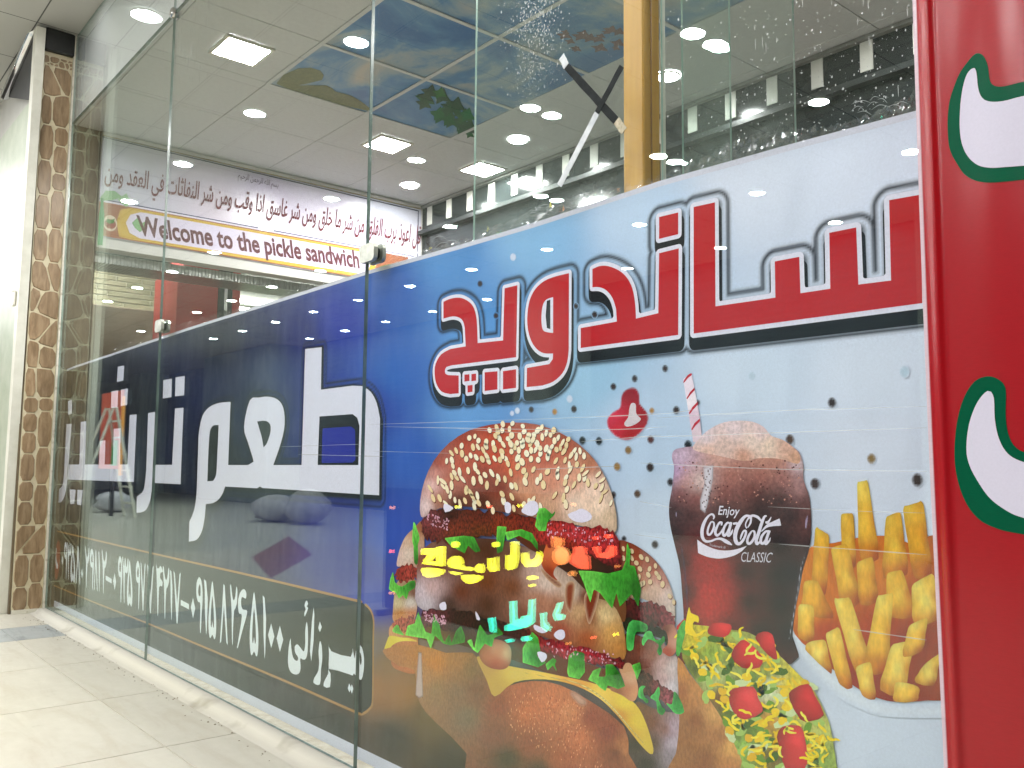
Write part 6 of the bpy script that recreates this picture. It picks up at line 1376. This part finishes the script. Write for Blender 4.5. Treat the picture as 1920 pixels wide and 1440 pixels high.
for k, (T, p, c, s_) in enumerate([
    (Z1, [(400, 400), (525, 395), (525, 450), (470, 508), (525, 508), (530, 385), (590, 378), (588, 550), (410, 530), (415, 500), (455, 450), (400, 450)], 'y', 0), (Z1, [(410, 562), (580, 577), (560, 620), (500, 640), (440, 638), (410, 610)], 'y', 2), (Z1, [(620, 510), (660, 465), (720, 468), (745, 520), (748, 550), (832, 560), (825, 588), (700, 570), (640, 556)], 'y', 2), (Z1, [(630, 588), (740, 606), (700, 624), (650, 612)], 'y', 1), (Z1, [(738, 622), (905, 630), (880, 672), (820, 696), (765, 680)], 'y', 2), (Z1, [(858, 545), (905, 525), (922, 570), (912, 604), (860, 592)], 'y', 2),
    (Z1, ell(682, 365, 28, 28), 'y', 0), (Z1, ell(1022, 365, 25, 25), 'y', 0), (Z1, [(958, 480), (1000, 480), (1002, 545), (1018, 545), (1018, 470), (1042, 470), (1042, 590), (985, 596), (960, 565)], 'y', 0), (Z1, [(1155, 340), (1210, 340), (1208, 500), (1190, 560), (1145, 582), (1110, 572), (1110, 455), (1152, 455)], 'y', 0), (Z1, [(1243, 440), (1290, 430), (1295, 490), (1340, 500), (1365, 470), (1380, 418), (1412, 440), (1405, 510), (1370, 550), (1280, 556), (1245, 510)], 'y', 1), (Z1, ell(1330, 645, 40, 18), 'y', 0), (Z1, ell(1328, 710, 22, 14), 'y', 0),
    (Z2, [(235, 290), (330, 315), (332, 370), (290, 400), (238, 380)], 'o', 0), (Z2, ell(315, 462, 70, 76), 'o', 0), (Z2, [(390, 470), (420, 430), (420, 390), (480, 375), (520, 400), (522, 450), (548, 470), (556, 575), (470, 570), (390, 520)], 'r', 1), (Z2, ell(408, 610, 30, 24), 'o', 0), (Z2, [(580, 385), (640, 380), (640, 440), (690, 430), (720, 370), (772, 380), (772, 450), (720, 486), (620, 470)], 'r', 1), (Z2, ell(600, 310, 18, 16), 'r', 0), (Z2, ell(712, 296, 30, 18), 'r', 0),
    (Z1, [(1145, 845), (1190, 840), (1195, 1000), (1240, 990), (1245, 970), (1300, 960), (1310, 830), (1350, 825), (1345, 1020), (1300, 1060), (1180, 1090), (1105, 1097), (1105, 1050), (1150, 1030)], 'c', 0), (Z1, [(962, 985), (1010, 980), (1018, 1112), (980, 1100)], 'c', 0), (Z1, ell(1280, 1160, 38, 24), 'c', 0), (Z1, ell(1140, 1178, 30, 16), 'c', 0), (Z2, [(143, 945), (180, 938), (182, 1020), (225, 1065), (205, 1106), (150, 1060)], 'c', 1), (Z2, [(288, 860), (322, 850), (312, 900), (292, 950), (340, 960), (330, 1002), (270, 1006), (248, 960)], 'c', 1)]): led(T, p, c, k % 3, s_)
for px, py, c in ((733, 952, 'o'), (732, 1034, 'r'), (732, 1112, 'o'), (855, 951, 'y'), (915, 950, 'r'), (972, 948, 'y'), (1072, 946, 'o'), (1155, 1062, 'o'), (1152, 1190, 'y'), (1110, 1196, 'r'), (1063, 1207, 'o')):
    led(zf(0, 0, 1), ell(px, py, 3.4, 3.4, 0, 8), c, 0, 0)
b0, b1 = mir(720, 930, yS), mir(1190, 930, yS); bz = mir(960, 1210, yS)[2]
o = box('board', b0[0], b1[0], -yS - .03, -yS - .002, max(.03, bz - .03), b0[2] + .05, M['black'], sgn)
for x in (b0[0] + .06, b1[0] - .1): box('foot', x, x + .04, -yS - .16, -yS + .09, 0, .03, M['black'], sgn)
# ladder, sacks and a lit red panel farther down the arcade
lx, ly = -14.6, -3.2
la = empty('step_ladder', (lx, ly, 0)); tag(la, 'white step ladder standing open in the arcade, mirrored in the navy banner end', 'ladder')
for s_ in (-.28, .28):
    b = MB(); b.tube([(s_ - .05, 0.0, 0), (s_ * .7, .35, 1.7)], .022, 6); b.build('rail', M['white_metal'], la); b = MB(); b.tube([(s_ - .05, .9, 0), (s_ * .7, .39, 1.7)], .018, 6); b.build('rear_rail', M['white_metal'], la)
for k in range(6):
    t = .12 + k * .15; w = .28 * (1 - .3 * t); box('rung', -w - .04 * (1 - t), w - .04 * (1 - t), .35 * t - .03, .35 * t + .03, 1.7 * t, 1.7 * t + .025, M['white_metal'], la)
def sack(x, y, sx, sy, sz, label, seed):
    r = np.random.default_rng(seed); v, f = [], []; n, m_ = 14, 8
    for j in range(m_ + 1):
        ph = math.pi * j / m_
        for i in range(n):
            th = 2 * math.pi * i / n; q = 1 + .16 * r.normal() * math.sin(ph)
            v.append((sx * q * math.sin(ph) * math.cos(th), sy * q * math.sin(ph) * math.sin(th), max(0.0, sz * .8 - sz * 1.0 * math.cos(ph) * (1.0 if ph > 1.57 else .8))))
    for j in range(m_):
        for i in range(n): f.append((j * n + i, j * n + (i + 1) % n, (j + 1) * n + (i + 1) % n, (j + 1) * n + i))
    o = obj('sack', v, f, surf('sack_plastic', lin((176, 176, 182)), lin((206, 204, 210)), 6, 0.4), None, (x, y, 0), True); tag(o, label, 'sack', 'sacks on the arcade floor')
sack(-12.4, -4.6, .42, .34, .22, 'larger pale plastic sack slumped on the arcade floor', 1); sack(-11.6, -4.7, .3, .3, .28, 'smaller tied pale sack beside the larger one', 2); sack(-16.2, -3.4, .3, .3, .2, 'pale sack lying near the step ladder', 3)
lp = mir(215, 735, 3.0); lq = mir(245, 880, 3.0)
e = empty('lit_red_figure', (0, 0, 0)); tag(e, 'glowing orange red light panel with a green spot, mirrored in the navy banner end', 'light panel')
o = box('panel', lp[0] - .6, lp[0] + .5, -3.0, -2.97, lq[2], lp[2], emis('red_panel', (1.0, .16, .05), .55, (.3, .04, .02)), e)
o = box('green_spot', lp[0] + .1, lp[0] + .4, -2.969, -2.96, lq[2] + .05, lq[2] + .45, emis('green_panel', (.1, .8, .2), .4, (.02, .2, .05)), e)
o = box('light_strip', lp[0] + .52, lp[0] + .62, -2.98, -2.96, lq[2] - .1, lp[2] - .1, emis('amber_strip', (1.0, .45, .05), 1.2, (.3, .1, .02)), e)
o = box('stand', lp[0] - .05, lp[0] + .05, -3.05, -3.005, 0, lp[2] - .1, M['black'], e)
# board and tiles inset in the arcade floor
o = obj('floor_inlay', [PZ(x, y, .0012) for x, y in ((540, 1005), (585, 1040), (505, 1085), (470, 1045))], [(0, 1, 2, 3)], surf('red_inlay', lin((120, 66, 62)), lin((140, 80, 74)), 5, .35), None)
o.data.transform(Matrix.Diagonal((1, -1, 1, 1))); tag(o, 'reddish diamond shaped stone set in the arcade floor, mirrored in the banner', 'inlay')
